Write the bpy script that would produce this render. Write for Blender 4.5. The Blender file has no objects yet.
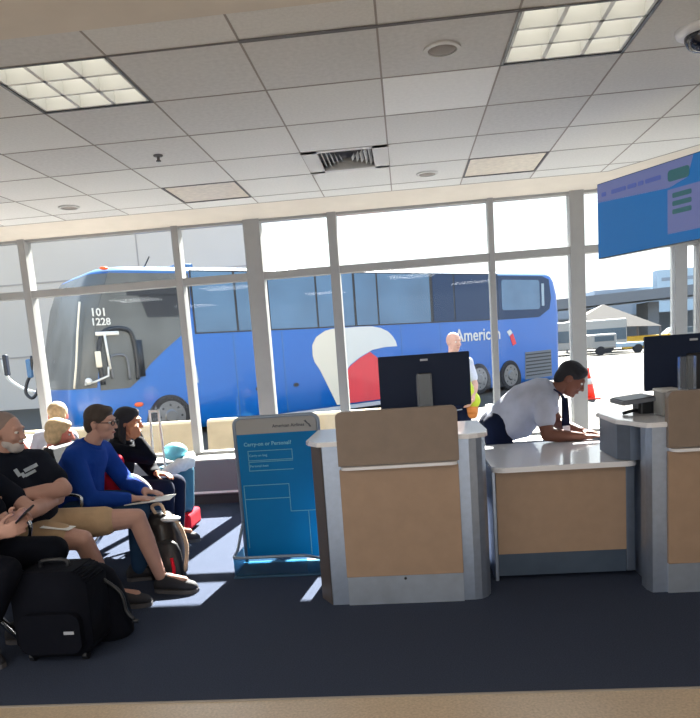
import bpy, bmesh, math, random
from mathutils import Vector, Matrix
random.seed(7)
S = bpy.context.scene
COL = S.collection
PI = math.pi
V = Vector

# ------------------------------------------------------------------ materials
def lin(c):
    return tuple(((x/255)/12.92 if x/255 <= .04045 else ((x/255+.055)/1.055)**2.4) for x in c)

def mat(name, rgb, rough=.6, metal=0., noise=0., scale=20., bump=0., bscale=80., spec=.5, emit=None, estr=0., coat=0.):
    m = bpy.data.materials.new(name); m.use_nodes = True
    nt = m.node_tree; b = nt.nodes['Principled BSDF']
    c = lin(rgb)
    b.inputs['Base Color'].default_value = (*c, 1)
    b.inputs['Roughness'].default_value = rough
    b.inputs['Metallic'].default_value = metal
    b.inputs['Specular IOR Level'].default_value = spec
    b.inputs['Coat Weight'].default_value = coat
    tc = nt.nodes.new('ShaderNodeTexCoord')
    if noise > 0:
        n = nt.nodes.new('ShaderNodeTexNoise'); n.inputs['Scale'].default_value = scale; n.inputs['Detail'].default_value = 4
        nt.links.new(tc.outputs['Object'], n.inputs['Vector'])
        r = nt.nodes.new('ShaderNodeMapRange'); r.inputs['From Min'].default_value = .3; r.inputs['From Max'].default_value = .7
        r.inputs['To Min'].default_value = 1-noise; r.inputs['To Max'].default_value = 1+noise
        nt.links.new(n.outputs['Fac'], r.inputs['Value'])
        h = nt.nodes.new('ShaderNodeVectorMath'); h.operation = 'SCALE'; h.inputs[0].default_value = c
        nt.links.new(r.outputs['Result'], h.inputs['Scale']); nt.links.new(h.outputs['Vector'], b.inputs['Base Color'])
    if bump > 0:
        n2 = nt.nodes.new('ShaderNodeTexNoise'); n2.inputs['Scale'].default_value = bscale; n2.inputs['Detail'].default_value = 3
        nt.links.new(tc.outputs['Object'], n2.inputs['Vector'])
        bp = nt.nodes.new('ShaderNodeBump'); bp.inputs['Strength'].default_value = bump; bp.inputs['Distance'].default_value = .01
        nt.links.new(n2.outputs['Fac'], bp.inputs['Height']); nt.links.new(bp.outputs['Normal'], b.inputs['Normal'])
    if emit:
        b.inputs['Emission Color'].default_value = (*lin(emit), 1); b.inputs['Emission Strength'].default_value = estr
    return m

def glass_mat(name, tint=(1, 1, 1), gloss=.06, rough=.0, haze=0.):
    m = bpy.data.materials.new(name); m.use_nodes = True
    nt = m.node_tree; nt.nodes.clear()
    o = nt.nodes.new('ShaderNodeOutputMaterial'); t = nt.nodes.new('ShaderNodeBsdfTransparent'); t.inputs['Color'].default_value = (*tint, 1)
    g = nt.nodes.new('ShaderNodeBsdfGlossy'); g.inputs['Roughness'].default_value = rough; g.inputs['Color'].default_value = (.9, .95, 1, 1)
    lw = nt.nodes.new('ShaderNodeFresnel'); lw.inputs['IOR'].default_value = 1.10
    ad = nt.nodes.new('ShaderNodeMath'); ad.operation = 'ADD'; ad.inputs[1].default_value = gloss; ad.use_clamp = True
    nt.links.new(lw.outputs[0], ad.inputs[0])
    mx = nt.nodes.new('ShaderNodeMixShader'); nt.links.new(ad.outputs[0], mx.inputs[0]); nt.links.new(t.outputs[0], mx.inputs[1]); nt.links.new(g.outputs[0], mx.inputs[2])
    last = mx
    if haze > 0:
        d = nt.nodes.new('ShaderNodeBsdfDiffuse'); d.inputs['Color'].default_value = (.8, .85, .9, 1)
        m2 = nt.nodes.new('ShaderNodeMixShader'); m2.inputs[0].default_value = haze
        nt.links.new(mx.outputs[0], m2.inputs[1]); nt.links.new(d.outputs[0], m2.inputs[2]); last = m2
    nt.links.new(last.outputs[0], o.inputs[0])
    return m

M = {}
M['tile'] = mat('ceiling tile', (218, 216, 211), .95, noise=.05, scale=60, bump=.15, bscale=150)
M['tile2'] = mat('ceiling tile aged', (208, 206, 202), .95, noise=.06, scale=40, bump=.15, bscale=150)
M['tile3'] = mat('ceiling tile sun patch', (240, 239, 235), .95, noise=.03, scale=40, bump=.1, bscale=150)  # sun patch on one tile, put into its lighter colour
M['tbar'] = mat('ceiling grid', (150, 142, 134), .7)
M['gap'] = mat('ceiling gap', (104, 102, 104), .8)
M['gyp'] = mat('painted soffit', (214, 204, 190), .9, noise=.03, scale=6)
M['carpet'] = mat('dark carpet', (59, 67, 85), 1., noise=.22, scale=160, bump=.5, bscale=400, spec=.1)
M['terrazzo'] = mat('tan terrazzo', (190, 172, 148), .3, noise=.18, scale=90)
M['mullion'] = mat('window frame grey', (154, 153, 151), .5, noise=.03, scale=8)
M['sill'] = mat('sill grey', (100, 104, 112), .5)
M['dark'] = mat('dark plinth', (38, 40, 46), .7)
M['white'] = mat('white laminate', (228, 228, 228), .3)
M['wall'] = mat('wall paint', (190, 184, 174), .9)
M['steel'] = mat('brushed steel', (164, 176, 196), .38, metal=.75, noise=.06, scale=30)
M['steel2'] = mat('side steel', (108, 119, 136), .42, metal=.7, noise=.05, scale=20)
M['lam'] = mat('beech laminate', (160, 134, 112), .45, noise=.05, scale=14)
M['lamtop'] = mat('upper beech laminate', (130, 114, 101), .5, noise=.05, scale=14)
M['top'] = mat('white worktop', (226, 226, 230), .15, coat=.3)
M['kick'] = mat('polished kick plate', (196, 206, 220), .3, metal=.7, noise=.12, scale=7)
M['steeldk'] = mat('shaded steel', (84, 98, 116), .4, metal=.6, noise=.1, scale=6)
M['sidebrown'] = mat('side panel', (92, 84, 80), .5, metal=.3)
M['black'] = mat('black plastic', (22, 24, 30), .45)
M['monitor'] = mat('monitor back', (16, 30, 56), .6, spec=.25)
M['mark'] = mat('pale mark', (170, 175, 185), .5)
M['chrome'] = mat('chrome', (190, 194, 200), .2, metal=1.)
M['vinyl'] = mat('black vinyl', (20, 21, 26), .5, bump=.1, bscale=60)
M['signblue'] = mat('sign blue', (0, 108, 166), .5, noise=.03, scale=5, spec=.15)
M['signdk'] = mat('sign base', (20, 70, 100), .5)
M['signhead'] = mat('sign header', (146, 146, 145), .5)
M['signtube'] = mat('sign tube', (128, 140, 155), .35, metal=.5)
M['signline'] = mat('sign line', (96, 165, 185), .5)
M['signtext'] = mat('sign text', (120, 190, 210), .5)
M['darktext'] = mat('sign dark text', (70, 74, 82), .5)
M['acrylic'] = glass_mat('clear acrylic', (.96, .97, .98), .0, .1, haze=.04)
M['acrylicb'] = glass_mat('blue clear acrylic', (.5, .74, .84), .0, .4, haze=.02)
M['glass'] = glass_mat('window glass', (.97, .98, .98), .004, .0, haze=.0)
M['busblue'] = mat('bus blue paint', (0, 98, 186), .3, noise=.05, scale=.8, coat=.25)
M['busroof'] = mat('bus roof blue', (66, 108, 150), .4)
M['busglass'] = mat('bus tinted glass', (80, 116, 150), .2, noise=.2, scale=.7, coat=.1)
M['busglassdark'] = mat('bus dark glass', (26, 56, 92), .3, spec=.3)
M['buscab'] = mat('bus cab glass', (92, 96, 98), .25, noise=.25, scale=1.2, spec=.4)
M['busblack'] = mat('bus black trim', (30, 36, 46), .4)
M['buswhite'] = mat('livery white', (214, 216, 214), .4, noise=.03, scale=3)
M['buscream'] = mat('livery cream', (222, 216, 200), .4, noise=.03, scale=3)
M['busred'] = mat('livery red', (222, 60, 72), .4, noise=.1, scale=1.5)
M['bussilver'] = mat('bus skirt silver', (190, 196, 205), .35, metal=.3)
M['tire'] = mat('tyre', (44, 44, 48), .85)
M['rim'] = mat('wheel rim', (120, 122, 126), .45, metal=.7)
M['lampo'] = mat('marker lamp', (236, 96, 40), .4)
M['apron'] = mat('concrete apron', (58, 53, 43), .9, noise=.08, scale=.5)
M['barrier'] = mat('barrier concrete', (188, 170, 140), .85, noise=.07, scale=6)
M['bldg'] = mat('terminal panels', (204, 193, 178), .9, noise=.03, scale=.4)
M['joint'] = mat('panel joint', (170, 160, 150), .9)
M['far1'] = mat('far concrete', (130, 140, 152), .9)
M['far2'] = mat('far block', (160, 180, 196), .9)
M['far3'] = mat('far roadway', (112, 118, 126), .9)
M['tent'] = mat('tent canvas', (92, 86, 80), .9)
M['shut'] = mat('shuttle white', (150, 150, 148), .5)
M['shutd'] = mat('shuttle glass', (66, 84, 98), .3)
M['yellow'] = mat('yellow edge', (214, 170, 60), .7)
M['cone'] = mat('cone orange', (240, 62, 40), .6)
M['skinA'] = mat('pale skin', (186, 146, 132), .55, noise=.06, scale=14, spec=.3)
M['skinB'] = mat('flushed skin', (214, 130, 116), .55, noise=.06, scale=14, spec=.3)
M['skinC'] = mat('olive skin', (178, 124, 96), .55, noise=.05, scale=14, spec=.3)
M['skinD'] = mat('brown skin', (112, 72, 58), .5, noise=.05, scale=14, spec=.3)
def cloth(n, c, b=.5, s=14): return mat(n, c, .9, noise=.1, scale=9, bump=b, bscale=s, spec=.15)
M['tee'] = cloth('black tee', (20, 24, 36)); M['teetext'] = mat('tee print', (170, 180, 190), .8)
M['khaki'] = cloth('khaki shorts', (178, 152, 122)); M['bluetop'] = cloth('blue pullover', (22, 62, 148))
M['jeans'] = cloth('blue jeans', (38, 66, 98)); M['navyc'] = cloth('navy trousers', (18, 26, 50))
M['blackc'] = cloth('black cloth', (11, 14, 24)); M['whites'] = cloth('white shirt', (176, 181, 198), .4)
M['greys'] = cloth('grey blouse', (176, 170, 166)); M['redc'] = cloth('red fabric', (196, 28, 48)); M['camo'] = cloth('patterned sleeve', (110, 96, 84))
M['hivis'] = mat('hi-vis yellow', (170, 186, 40), .7); M['hivo'] = mat('hi-vis orange', (190, 116, 50), .7)
M['shoe'] = mat('dark shoe', (46, 46, 52), .8, bump=.3, bscale=90); M['sole'] = mat('shoe sole', (86, 84, 88), .8)
M['hairdk'] = mat('dark hair', (24, 24, 32), .75, bump=.6, bscale=60); M['hairbr'] = mat('brown hair', (62, 52, 46), .75, bump=.6, bscale=60)
M['hairbl'] = mat('blond hair', (206, 178, 138), .7, noise=.2, scale=30, bump=.6, bscale=60); M['hairwh'] = mat('white beard', (186, 180, 178), .8, bump=.6, bscale=60)
M['hairgr'] = mat('grey stubble hair', (132, 116, 110), .8, bump=.4, bscale=60)
M['eye'] = mat('eye white', (225, 222, 218), .3); M['iris'] = mat('iris', (40, 32, 28), .3); M['lip'] = mat('lips', (150, 84, 78), .5)
M['paper'] = mat('paper', (240, 240, 236), .7); M['teal'] = mat('teal fabric', (44, 104, 130), .7, noise=.12, scale=8)
M['skyball'] = mat('light blue print', (110, 196, 214), .5, noise=.35, scale=9); M['plastic'] = mat('plastic bag', (222, 226, 228), .35, noise=.1, scale=30, bump=.6, bscale=25)
M['brownl'] = mat('brown sheen', (86, 72, 66), .35, noise=.3, scale=12); M['tan'] = mat('tan trim', (196, 170, 146), .6)
M['skyscr'] = mat('screen blue', (4, 18, 40), .3, emit=(22, 96, 158), estr=.62)
M['scrban'] = mat('screen banner', (40, 44, 66), .3, emit=(104, 112, 160), estr=.5)
M['scrgrn'] = mat('screen green', (20, 50, 56), .2, emit=(62, 112, 118), estr=.35)
M['scrtxt'] = mat('screen text', (60, 70, 120), .2, emit=(70, 84, 142), estr=.5)
M['lampon'] = mat('lamp diffuser lit', (250, 248, 236), .4, emit=(255, 252, 242), estr=1.15)
M['lampout'] = mat('lamp diffuser behind', (250, 248, 236), .4, emit=(255, 246, 232), estr=2.2)
M['lampoff'] = mat('lamp lens unlit', (216, 204, 186), .35, noise=.12, scale=20)
M['louver'] = mat('louver', (212, 212, 208), .4)
M['vent'] = mat('vent metal', (200, 198, 195), .5)

# ------------------------------------------------------------------ helpers
def base_of(p):
    o = V((0, 0, 0))
    while p is not None:
        o += p.location; p = p.parent
    return o

def mat_of(p):
    m = Matrix()
    while p is not None:
        m = Matrix.Translation(p.location) @ p.rotation_euler.to_matrix().to_4x4() @ m; p = p.parent
    return m

def obj(name, bm, m, parent=None, smooth=False, local=False):
    """links bm as one mesh object; bm is in world space unless local"""
    bmesh.ops.recalc_face_normals(bm, faces=bm.faces)
    if parent is not None and not local:
        bmesh.ops.transform(bm, matrix=mat_of(parent).inverted(), verts=bm.verts)
    me = bpy.data.meshes.new(name); bm.to_mesh(me); bm.free()
    for x in (m if isinstance(m, (list, tuple)) else [m]): me.materials.append(x)
    if smooth:
        for p in me.polygons: p.use_smooth = True
    o = bpy.data.objects.new(name, me); COL.objects.link(o)
    if parent is not None: o.parent = parent
    return o

def thing(name, label, cat, loc, group=None, rotz=0):
    o = bpy.data.objects.new(name, None); COL.objects.link(o); o.empty_display_size = .1
    o.location = loc; o.rotation_euler = (0, 0, rotz); o['label'] = label; o['category'] = cat
    if group: o['group'] = group
    return o

def tag(o, label, cat, group=None):
    o['label'] = label; o['category'] = cat
    if group: o['group'] = group
    return o

def struct(o): o['kind'] = 'structure'; return o

def B(): return bmesh.new()

def box(bm, a, b, bev=0., seg=2):
    a = V(a); b = V(b)
    r = bmesh.ops.create_cube(bm, size=1.)
    vs = r['verts']
    bmesh.ops.scale(bm, verts=vs, vec=[max(abs(b[i]-a[i]), 1e-4) for i in range(3)])
    bmesh.ops.translate(bm, verts=vs, vec=(a+b)/2)
    if bev > 0:
        es = list({e for v in vs for e in v.link_edges})
        bmesh.ops.bevel(bm, geom=es, offset=bev, segments=seg, affect='EDGES', profile=.5)
    return bm

def prism(bm, pts, z0, z1, bev=0.):
    """vertical extrusion of plan polygon"""
    lo = [bm.verts.new((x, y, z0)) for x, y in pts]; hi = [bm.verts.new((x, y, z1)) for x, y in pts]
    n = len(pts)
    bm.faces.new(lo[::-1]); t = bm.faces.new(hi)
    for i in range(n): bm.faces.new((lo[i], lo[(i+1) % n], hi[(i+1) % n], hi[i]))
    if bev > 0:
        bmesh.ops.bevel(bm, geom=list(t.edges), offset=bev, segments=2, affect='EDGES')
    return bm

def slab(bm, pts, origin, ux, uy, nrm, t):
    """polygon in a plane (coords along ux, uy) given thickness t along nrm"""
    o = V(origin); ux = V(ux); uy = V(uy); nrm = V(nrm)
    a = [bm.verts.new(o+ux*x+uy*y) for x, y in pts]; b = [bm.verts.new(o+ux*x+uy*y+nrm*t) for x, y in pts]
    n = len(pts)
    bm.faces.new(a[::-1]); bm.faces.new(b)
    for i in range(n): bm.faces.new((a[i], a[(i+1) % n], b[(i+1) % n], b[i]))
    return bm

def rrect(x0, y0, x1, y1, r, seg=5, corners=(1, 1, 1, 1)):
    """rounded rect polygon, corners order: (x0,y0),(x1,y0),(x1,y1),(x0,y1)"""
    out = []
    for k, (cx, cy, a0) in enumerate(((x0, y0, PI), (x1, y0, 1.5*PI), (x1, y1, 0), (x0, y1, .5*PI))):
        if not corners[k] or r <= 0: out.append((cx, cy)); continue
        ccx = cx + (r if cx == x0 else -r); ccy = cy + (r if cy == y0 else -r)
        for i in range(seg+1):
            a = a0 + i/seg*PI/2
            out.append((ccx+r*math.cos(a), ccy+r*math.sin(a)))
    return out

def frame_of(d):
    d = V(d).normalized()
    a = V((0, 0, 1)) if abs(d.z) < .95 else V((1, 0, 0))
    x = d.cross(a).normalized(); y = d.cross(x).normalized()
    return x, y

def ring_loft(bm, rings, n=16, cap=True):
    """rings: (center, axis_x vector, axis_y vector)"""
    loops = []
    for c, ax, ay in rings:
        c = V(c); ax = V(ax); ay = V(ay)
        loops.append([bm.verts.new(c+ax*math.cos(2*PI*i/n)+ay*math.sin(2*PI*i/n)) for i in range(n)])
    for a, b in zip(loops, loops[1:]):
        for i in range(n): bm.faces.new((a[i], a[(i+1) % n], b[(i+1) % n], b[i]))
    if cap: bm.faces.new(loops[0][::-1]); bm.faces.new(loops[-1])
    return bm

def tube(bm, pts, r, n=8):
    pts = [V(p) for p in pts]
    rs = r if isinstance(r, (list, tuple)) else [r]*len(pts)
    rings = []
    prev = None
    for i, p in enumerate(pts):
        d = (pts[min(i+1, len(pts)-1)]-pts[max(i-1, 0)]).normalized()
        if prev is None: x, y = frame_of(d)
        else:
            x = (prev-d*prev.dot(d)).normalized(); y = d.cross(x)
        prev = x
        rings.append((p, x*rs[i], d.cross(x)*rs[i]))
    return ring_loft(bm, rings, n)

def smooth_path(pts, k=4):
    pts = [V(p) for p in pts]; out = []
    for i in range(len(pts)-1):
        p0 = pts[max(i-1, 0)]; p1 = pts[i]; p2 = pts[i+1]; p3 = pts[min(i+2, len(pts)-1)]
        for j in range(k):
            t = j/k
            out.append(.5*((2*p1)+(p2-p0)*t+(2*p0-5*p1+4*p2-p3)*t*t+(3*p1-p0-3*p2+p3)*t**3))
    out.append(pts[-1]); return out

def ball(bm, c, rad, rot=None, seg=16):
    r = bmesh.ops.create_uvsphere(bm, u_segments=seg, v_segments=max(8, seg//2+2), radius=1.)
    vs = r['verts']
    rad = rad if isinstance(rad, (list, tuple)) else (rad,)*3
    bmesh.ops.scale(bm, verts=vs, vec=rad)
    if rot is not None: bmesh.ops.transform(bm, matrix=rot, verts=vs)
    bmesh.ops.translate(bm, verts=vs, vec=V(c))
    return bm

def capsule(bm, a, b, ra, rb, seg=14):
    a = V(a); b = V(b)
    ball(bm, a, ra, seg=seg); ball(bm, b, rb, seg=seg)
    x, y = frame_of(b-a)
    ring_loft(bm, [(a, x*ra, y*ra), (b, x*rb, y*rb)], seg)
    return bm

def fuse(bm, voxel=.008, smooth=2, tri=None):
    """voxel-fuses overlapping closed shapes into one continuous surface"""
    bmesh.ops.recalc_face_normals(bm, faces=bm.faces)
    me = bpy.data.meshes.new('tmp'); bm.to_mesh(me); bm.free()
    o = bpy.data.objects.new('tmp', me); COL.objects.link(o)
    m = o.modifiers.new('r', 'REMESH'); m.mode = 'VOXEL'; m.voxel_size = voxel
    if smooth:
        s = o.modifiers.new('s', 'SMOOTH'); s.iterations = smooth; s.factor = .5
    dg = bpy.context.evaluated_depsgraph_get(); dg.update()
    e = o.evaluated_get(dg); m2 = bpy.data.meshes.new_from_object(e, depsgraph=dg)
    out = bmesh.new(); out.from_mesh(m2)
    bpy.data.objects.remove(o); bpy.data.meshes.remove(me); bpy.data.meshes.remove(m2)
    return out

def rotm(x, y, z):
    m = Matrix((x, y, z)).transposed(); return m.to_4x4()

def text_bm(s, size, origin, ux, uy, depth=.001, bold=0., align='LEFT'):
    cu = bpy.data.curves.new('t', 'FONT'); cu.body = s; cu.size = size; cu.extrude = depth/2; cu.align_x = align; cu.resolution_u = 2; cu.offset = bold
    o = bpy.data.objects.new('t', cu); COL.objects.link(o)
    dg = bpy.context.evaluated_depsgraph_get(); dg.update()
    me = bpy.data.meshes.new_from_object(o.evaluated_get(dg), depsgraph=dg)
    bm = bmesh.new(); bm.from_mesh(me)
    bpy.data.objects.remove(o); bpy.data.curves.remove(cu); bpy.data.meshes.remove(me)
    ux = V(ux).normalized(); uy = V(uy).normalized(); n = ux.cross(uy)
    mt = Matrix.Translation(V(origin)) @ rotm(ux, uy, n)
    bmesh.ops.transform(bm, matrix=mt, verts=bm.verts)
    return bm

def merge(bm, other):
    me = bpy.data.meshes.new('m'); other.to_mesh(me); other.free(); bm.from_mesh(me); bpy.data.meshes.remove(me); return bm

# ------------------------------------------------------------------ camera
cam = bpy.data.cameras.new('camera'); co = bpy.data.objects.new('camera', cam); COL.objects.link(co); S.camera = co
yaw, pitch, roll = -.0891, .1504, -.0714
cy, sy, cp, sp, cr, sr = math.cos(yaw), math.sin(yaw), math.cos(pitch), math.sin(pitch), math.cos(roll), math.sin(roll)
f = V((sy*cp, cy*cp, -sp)); r = V((cy, -sy, 0)); u = r.cross(f)
r2 = cr*r+sr*u; u2 = -sr*r+cr*u
EYE = V((0, 0, 1.42))
co.matrix_world = Matrix.Translation(EYE) @ rotm(r2, u2, -f)
cam.sensor_fit = 'HORIZONTAL'; cam.sensor_width = 36.; cam.lens = 36*702.57/700
cam.shift_x = 0; cam.shift_y = (456.25-359)/700
cam.clip_end = 500; cam.clip_start = .05

# ------------------------------------------------------------------ the room
GX = [-2.485+.61*k for k in range(-12, 14)]
CZ = 2.80
YG = [3.04, 3.305, 3.915, 4.525, 5.135, 5.745, 6.355, 6.62]
XE = 1.85   # from here the grid edge runs diagonally towards the right wall
def edge_y(x): return 6.62 if x < XE else 6.62-(x-XE)*1.27
def cell(i): return GX[i+12], GX[i+13]        # column i: Y=0 Z=1 A=2 ...
LAMPS = {(1, 1): 'on', (5, 1): 'on', (1, 5): 'off', (5, 5): 'off'}
VENT = (3, 4)
bm = B()
def tile(bm, x0, y0, x1, y1, mi, dz=0.):
    pts = []
    for x, y in ((x0, y0), (x1, y0), (x1, y1), (x0, y1)):
        pts.append((x, y))
    if y0+1.27*(x0-XE) >= 6.62: return
    a = [bm.verts.new((x, y, CZ+dz)) for x, y in pts]; b = [bm.verts.new((x, y, CZ+.02+dz)) for x, y in pts]
    fs = [bm.faces.new(a[::-1]), bm.faces.new(b)]
    for k in range(4): fs.append(bm.faces.new((a[k], a[(k+1) % 4], b[(k+1) % 4], b[k])))
    for q in fs: q.material_index = mi
for i in range(-12, 13):
    x0, x1 = cell(i)
    if x0 >= 2.75: continue
    x1 = min(x1, 2.78)
    for j in range(7):
        if (i, j) in LAMPS or (i, j) == VENT: continue
        mi = 2 if (i, j) == (4, 2) else (0 if random.random() < .7 else 1)
        if j == 1 and i in (2, 3, 4): mi = 1
        tile(bm, x0, YG[j], x1, YG[j+1], mi)
bmesh.ops.bisect_plane(bm, geom=bm.verts[:]+bm.edges[:]+bm.faces[:], plane_co=(XE, 6.62, 0), plane_no=(1.27, 1, 0), clear_outer=True)
struct(obj('ceiling', bm, [M['tile'], M['tile2'], M['tile3']]))
bm = B()
def strip(x0, y0, x1, y1, w):
    d = V((x1-x0, y1-y0, 0)).normalized(); n = V((-d.y, d.x, 0))*w/2
    a = V((x0, y0, CZ-.002)); b = V((x1, y1, CZ-.002))
    slab(bm, [(0, 0), (1, 0), (1, 1), (0, 1)], a-n, b-a, n*2, (0, 0, 1), .0035)
for i in range(-12, 13):
    x = GX[i+12]
    if x > 2.7: continue
    strip(x, 3.04, x, edge_y(x), .010)
for j in range(1, 7):
    y = YG[j]; xe = min(2.75, XE+(6.62-y)/1.27)
    strip(GX[0], y, xe, y, .010)
strip(GX[0], 3.04, 2.75, 3.04, .012); strip(GX[0], 6.62, XE, 6.62, .014); strip(XE, 6.62, 2.75, edge_y(2.75), .014)
struct(obj('trim_1', bm, M['tbar']))
bm = B()
for (x0, x1, y, h) in ((GX[15], GX[16], 3.305, .026), (GX[16], GX[17]+.1, 3.305, .018), (GX[14], GX[15], 3.305, .008)):
    slab(bm, [(0, 0), (x1-x0, 0), (x1-x0, h), (0, h)], (x0, y-h/2, CZ-.006), (1, 0, 0), (0, 1, 0), (0, 0, 1), .005)
struct(obj('trim_2', bm, M['gap']))
# gypsum ceiling before the grid, soffit over the windows
struct(obj('ceiling_near', box(B(), (-9.8, -6, 2.795), (2.78, 3.04, 2.86)), M['gyp']))
bm = B()
prof = [(6.62, 2.80), (7.06, 2.735), (7.25, 2.735), (7.25, 2.9), (6.62, 2.9)]
a = [bm.verts.new((-9.8, y, z)) for y, z in prof]; b = [bm.verts.new((XE, y, z)) for y, z in prof]
bm.faces.new(a); bm.faces.new(b[::-1])
for i in range(5): bm.faces.new((a[i], b[i], b[(i+1) % 5], a[(i+1) % 5]))
struct(obj('trim_3', bm, M['gyp']))
bm = B()
ye = edge_y(2.78)
lo = [(XE, 6.62, 2.80), (XE, 7.25, 2.735), (2.78, 7.25, 2.735), (2.78, ye, 2.80)]
a = [bm.verts.new(p) for p in lo]; b = [bm.verts.new((p[0], p[1], 2.9)) for p in lo]
bm.faces.new(a); bm.faces.new(b[::-1])
for i in range(4): bm.faces.new((a[i], b[i], b[(i+1) % 4], a[(i+1) % 4]))
struct(obj('trim_4', bm, M['gyp']))
struct(obj('roof', box(B(), (-9.9, -6, 3.05), (2.95, 7.3, 3.2)), M['bldg']))
struct(obj('trim_5', box(B(), (-9.8, 7.16, 2.9), (2.9, 7.3, 3.05)), M['gyp']))
struct(obj('floor', box(B(), (-9.8, 2.71, -.05), (2.9, 7.2, 0)), M['carpet']))
struct(obj('floor_near', box(B(), (-9.8, -6, -.05), (2.9, 2.71, -.001)), M['terrazzo']))
struct(obj('floor_trim', box(B(), (-9.8, 2.703, -.02), (2.9, 2.713, .004)), M['tbar']))
struct(obj('wall_left', box(B(), (-9.95, -6, -.2), (-9.8, 7.25, 3.05)), M['wall']))
struct(obj('wall_right', box(B(), (2.79, -6, -.2), (2.94, 5.0, 3.05)), M['wall']))
# sill cabinet along the windows
sb = struct(obj('wall_base', box(B(), (-9.8, 6.68, .10), (2.78, 7.2, .44), .006), M['sill']))
obj('sill_top', box(B(), (-9.8, 6.66, .44), (2.78, 7.06, .455)), M['mullion'], sb)
obj('sill_slot', box(B(), (-9.8, 6.672, .115), (2.78, 6.681, .135)), M['white'], sb)
obj('plinth', box(B(), (-9.8, 6.72, .0), (2.78, 7.2, .10)), M['dark'], sb)
struct(obj('wall_foot', box(B(), (-9.8, 7.06, -.2), (2.9, 7.25, .43)), M['sill']))
# mullions, transoms and panes
MX = [(-9.0, .07), (-7.6, .17), (-6.85, .07), (-5.3, .07), (-4.55, .17), (-3.79, .075), (-2.205, .07), (-1.435, .165), (-.645, .09), (.872, .055), (1.672, .135), (2.62, .11), (2.80, .04)]
for k, (x, w) in enumerate(MX):
    dep = .14
    struct(obj('trim_%d' % (10+k), box(B(), (x-w/2, 7.02, .44), (x+w/2, 7.02+dep, 2.745), .004, 1), M['mullion']))
for k in range(len(MX)-1):
    (x0, w0), (x1, w1) = MX[k], MX[k+1]
    x0 += w0/2; x1 -= w1/2
    w = bpy.data.objects.new('window_%d' % (k+1), None); COL.objects.link(w); struct(w); w.location = ((x0+x1)/2, 7.1, .44)
    obj('transom', box(B(), (x0, 7.03, 2.165), (x1, 7.14, 2.235)), M['mullion'], w)
    obj('bottom_rail', box(B(), (x0, 7.03, .44), (x1, 7.14, .485)), M['mullion'], w)
    obj('top_rail', box(B(), (x0, 7.04, 2.715), (x1, 7.14, 2.745)), M['mullion'], w)
    obj('upper_pane', box(B(), (x0, 7.097, 2.235), (x1, 7.103, 2.715)), M['glass'], w)
    obj('lower_pane', box(B(), (x0, 7.097, .485), (x1, 7.103, 2.165)), M['glass'], w)
# corner and the windows of the right wall
struct(obj('wall_base_right', box(B(), (2.7, 5.0, 0), (2.94, 6.68, .44)), M['sill']))
w = bpy.data.objects.new('window_20', None); COL.objects.link(w); struct(w); w.location = (2.8, 6, .44)
obj('transom', box(B(), (2.78, 5.0, 2.165), (2.86, 7.02, 2.235)), M['mullion'], w)
obj('bottom_rail', box(B(), (2.78, 5.0, .44), (2.86, 7.02, .485)), M['mullion'], w)
obj('top_rail', box(B(), (2.78, 5.0, 2.70), (2.86, 7.0, 2.9)), M['mullion'], w)
obj('upper_pane', box(B(), (2.806, 5.0, 2.235), (2.812, 7.0, 2.70)), M['glass'], w)
obj('lower_pane', box(B(), (2.806, 5.0, .485), (2.812, 7.0, 2.165)), M['glass'], w)

# ------------------------------------------------------------------ ceiling fixtures
def troffer(x0, y0, x1, y1, on, label, z=CZ, mt=None):
    t = thing('ceiling_light', label, 'light', ((x0+x1)/2, (y0+y1)/2, z))
    t['group'] = 'square troffer lights'
    bm = B(); g = .014
    for a, b in (((x0, y0), (x1, y0+g)), ((x0, y1-g), (x1, y1)), ((x0, y0), (x0+g, y1)), ((x1-g, y0), (x1, y1))):
        box(bm, (a[0], a[1], z-.004), (b[0], b[1], z+.012))
    obj('frame', bm, M['busblack'] if on else M['gap'], t)
    bm = B()
    for a, b in (((x0, y0), (x1, y0+.006)), ((x0, y1-.006), (x1, y1)), ((x0, y0), (x0+.006, y1)), ((x1-.006, y0), (x1, y1))):
        box(bm, (a[0], a[1], z), (b[0], b[1], z+.125))
    box(bm, (x0, y0, z+.125), (x1, y1, z+.135))
    obj('housing', bm, M['louver'], t)
    if on:
        obj('diffuser', box(B(), (x0+.02, y0+.02, z+.112), (x1-.02, y1-.02, z+.12)), mt or M['lampon'], t)
        bm = B(); n = 3
        for k in range(n+1):
            f_ = k/n
            wv = .007
            cx = x0+.018+(x1-x0-.036)*f_; cyy = y0+.018+(y1-y0-.036)*f_
            # wedge-shaped blades, wide at the foot
            for axis in (0, 1):
                pr = [(-.010, z+.002), (.010, z+.002), (.002, z+.10), (-.002, z+.10)]
                if axis == 0:
                    A = [bm.verts.new((cx+o, y0+.014, zz)) for o, zz in pr]; Bq = [bm.verts.new((cx+o, y1-.014, zz)) for o, zz in pr]
                else:
                    A = [bm.verts.new((x0+.014, cyy+o, zz)) for o, zz in pr]; Bq = [bm.verts.new((x1-.014, cyy+o, zz)) for o, zz in pr]
                bm.faces.new(A); bm.faces.new(Bq[::-1])
                for q in range(4): bm.faces.new((A[q], A[(q+1) % 4], Bq[(q+1) % 4], Bq[q]))
        obj('louver', bm, M['louver'], t)
    else:
        obj('lens', box(B(), (x0+.016, y0+.016, z+.003), (x1-.016, y1-.016, z+.01)), M['lampoff'], t)
    return t
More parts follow.
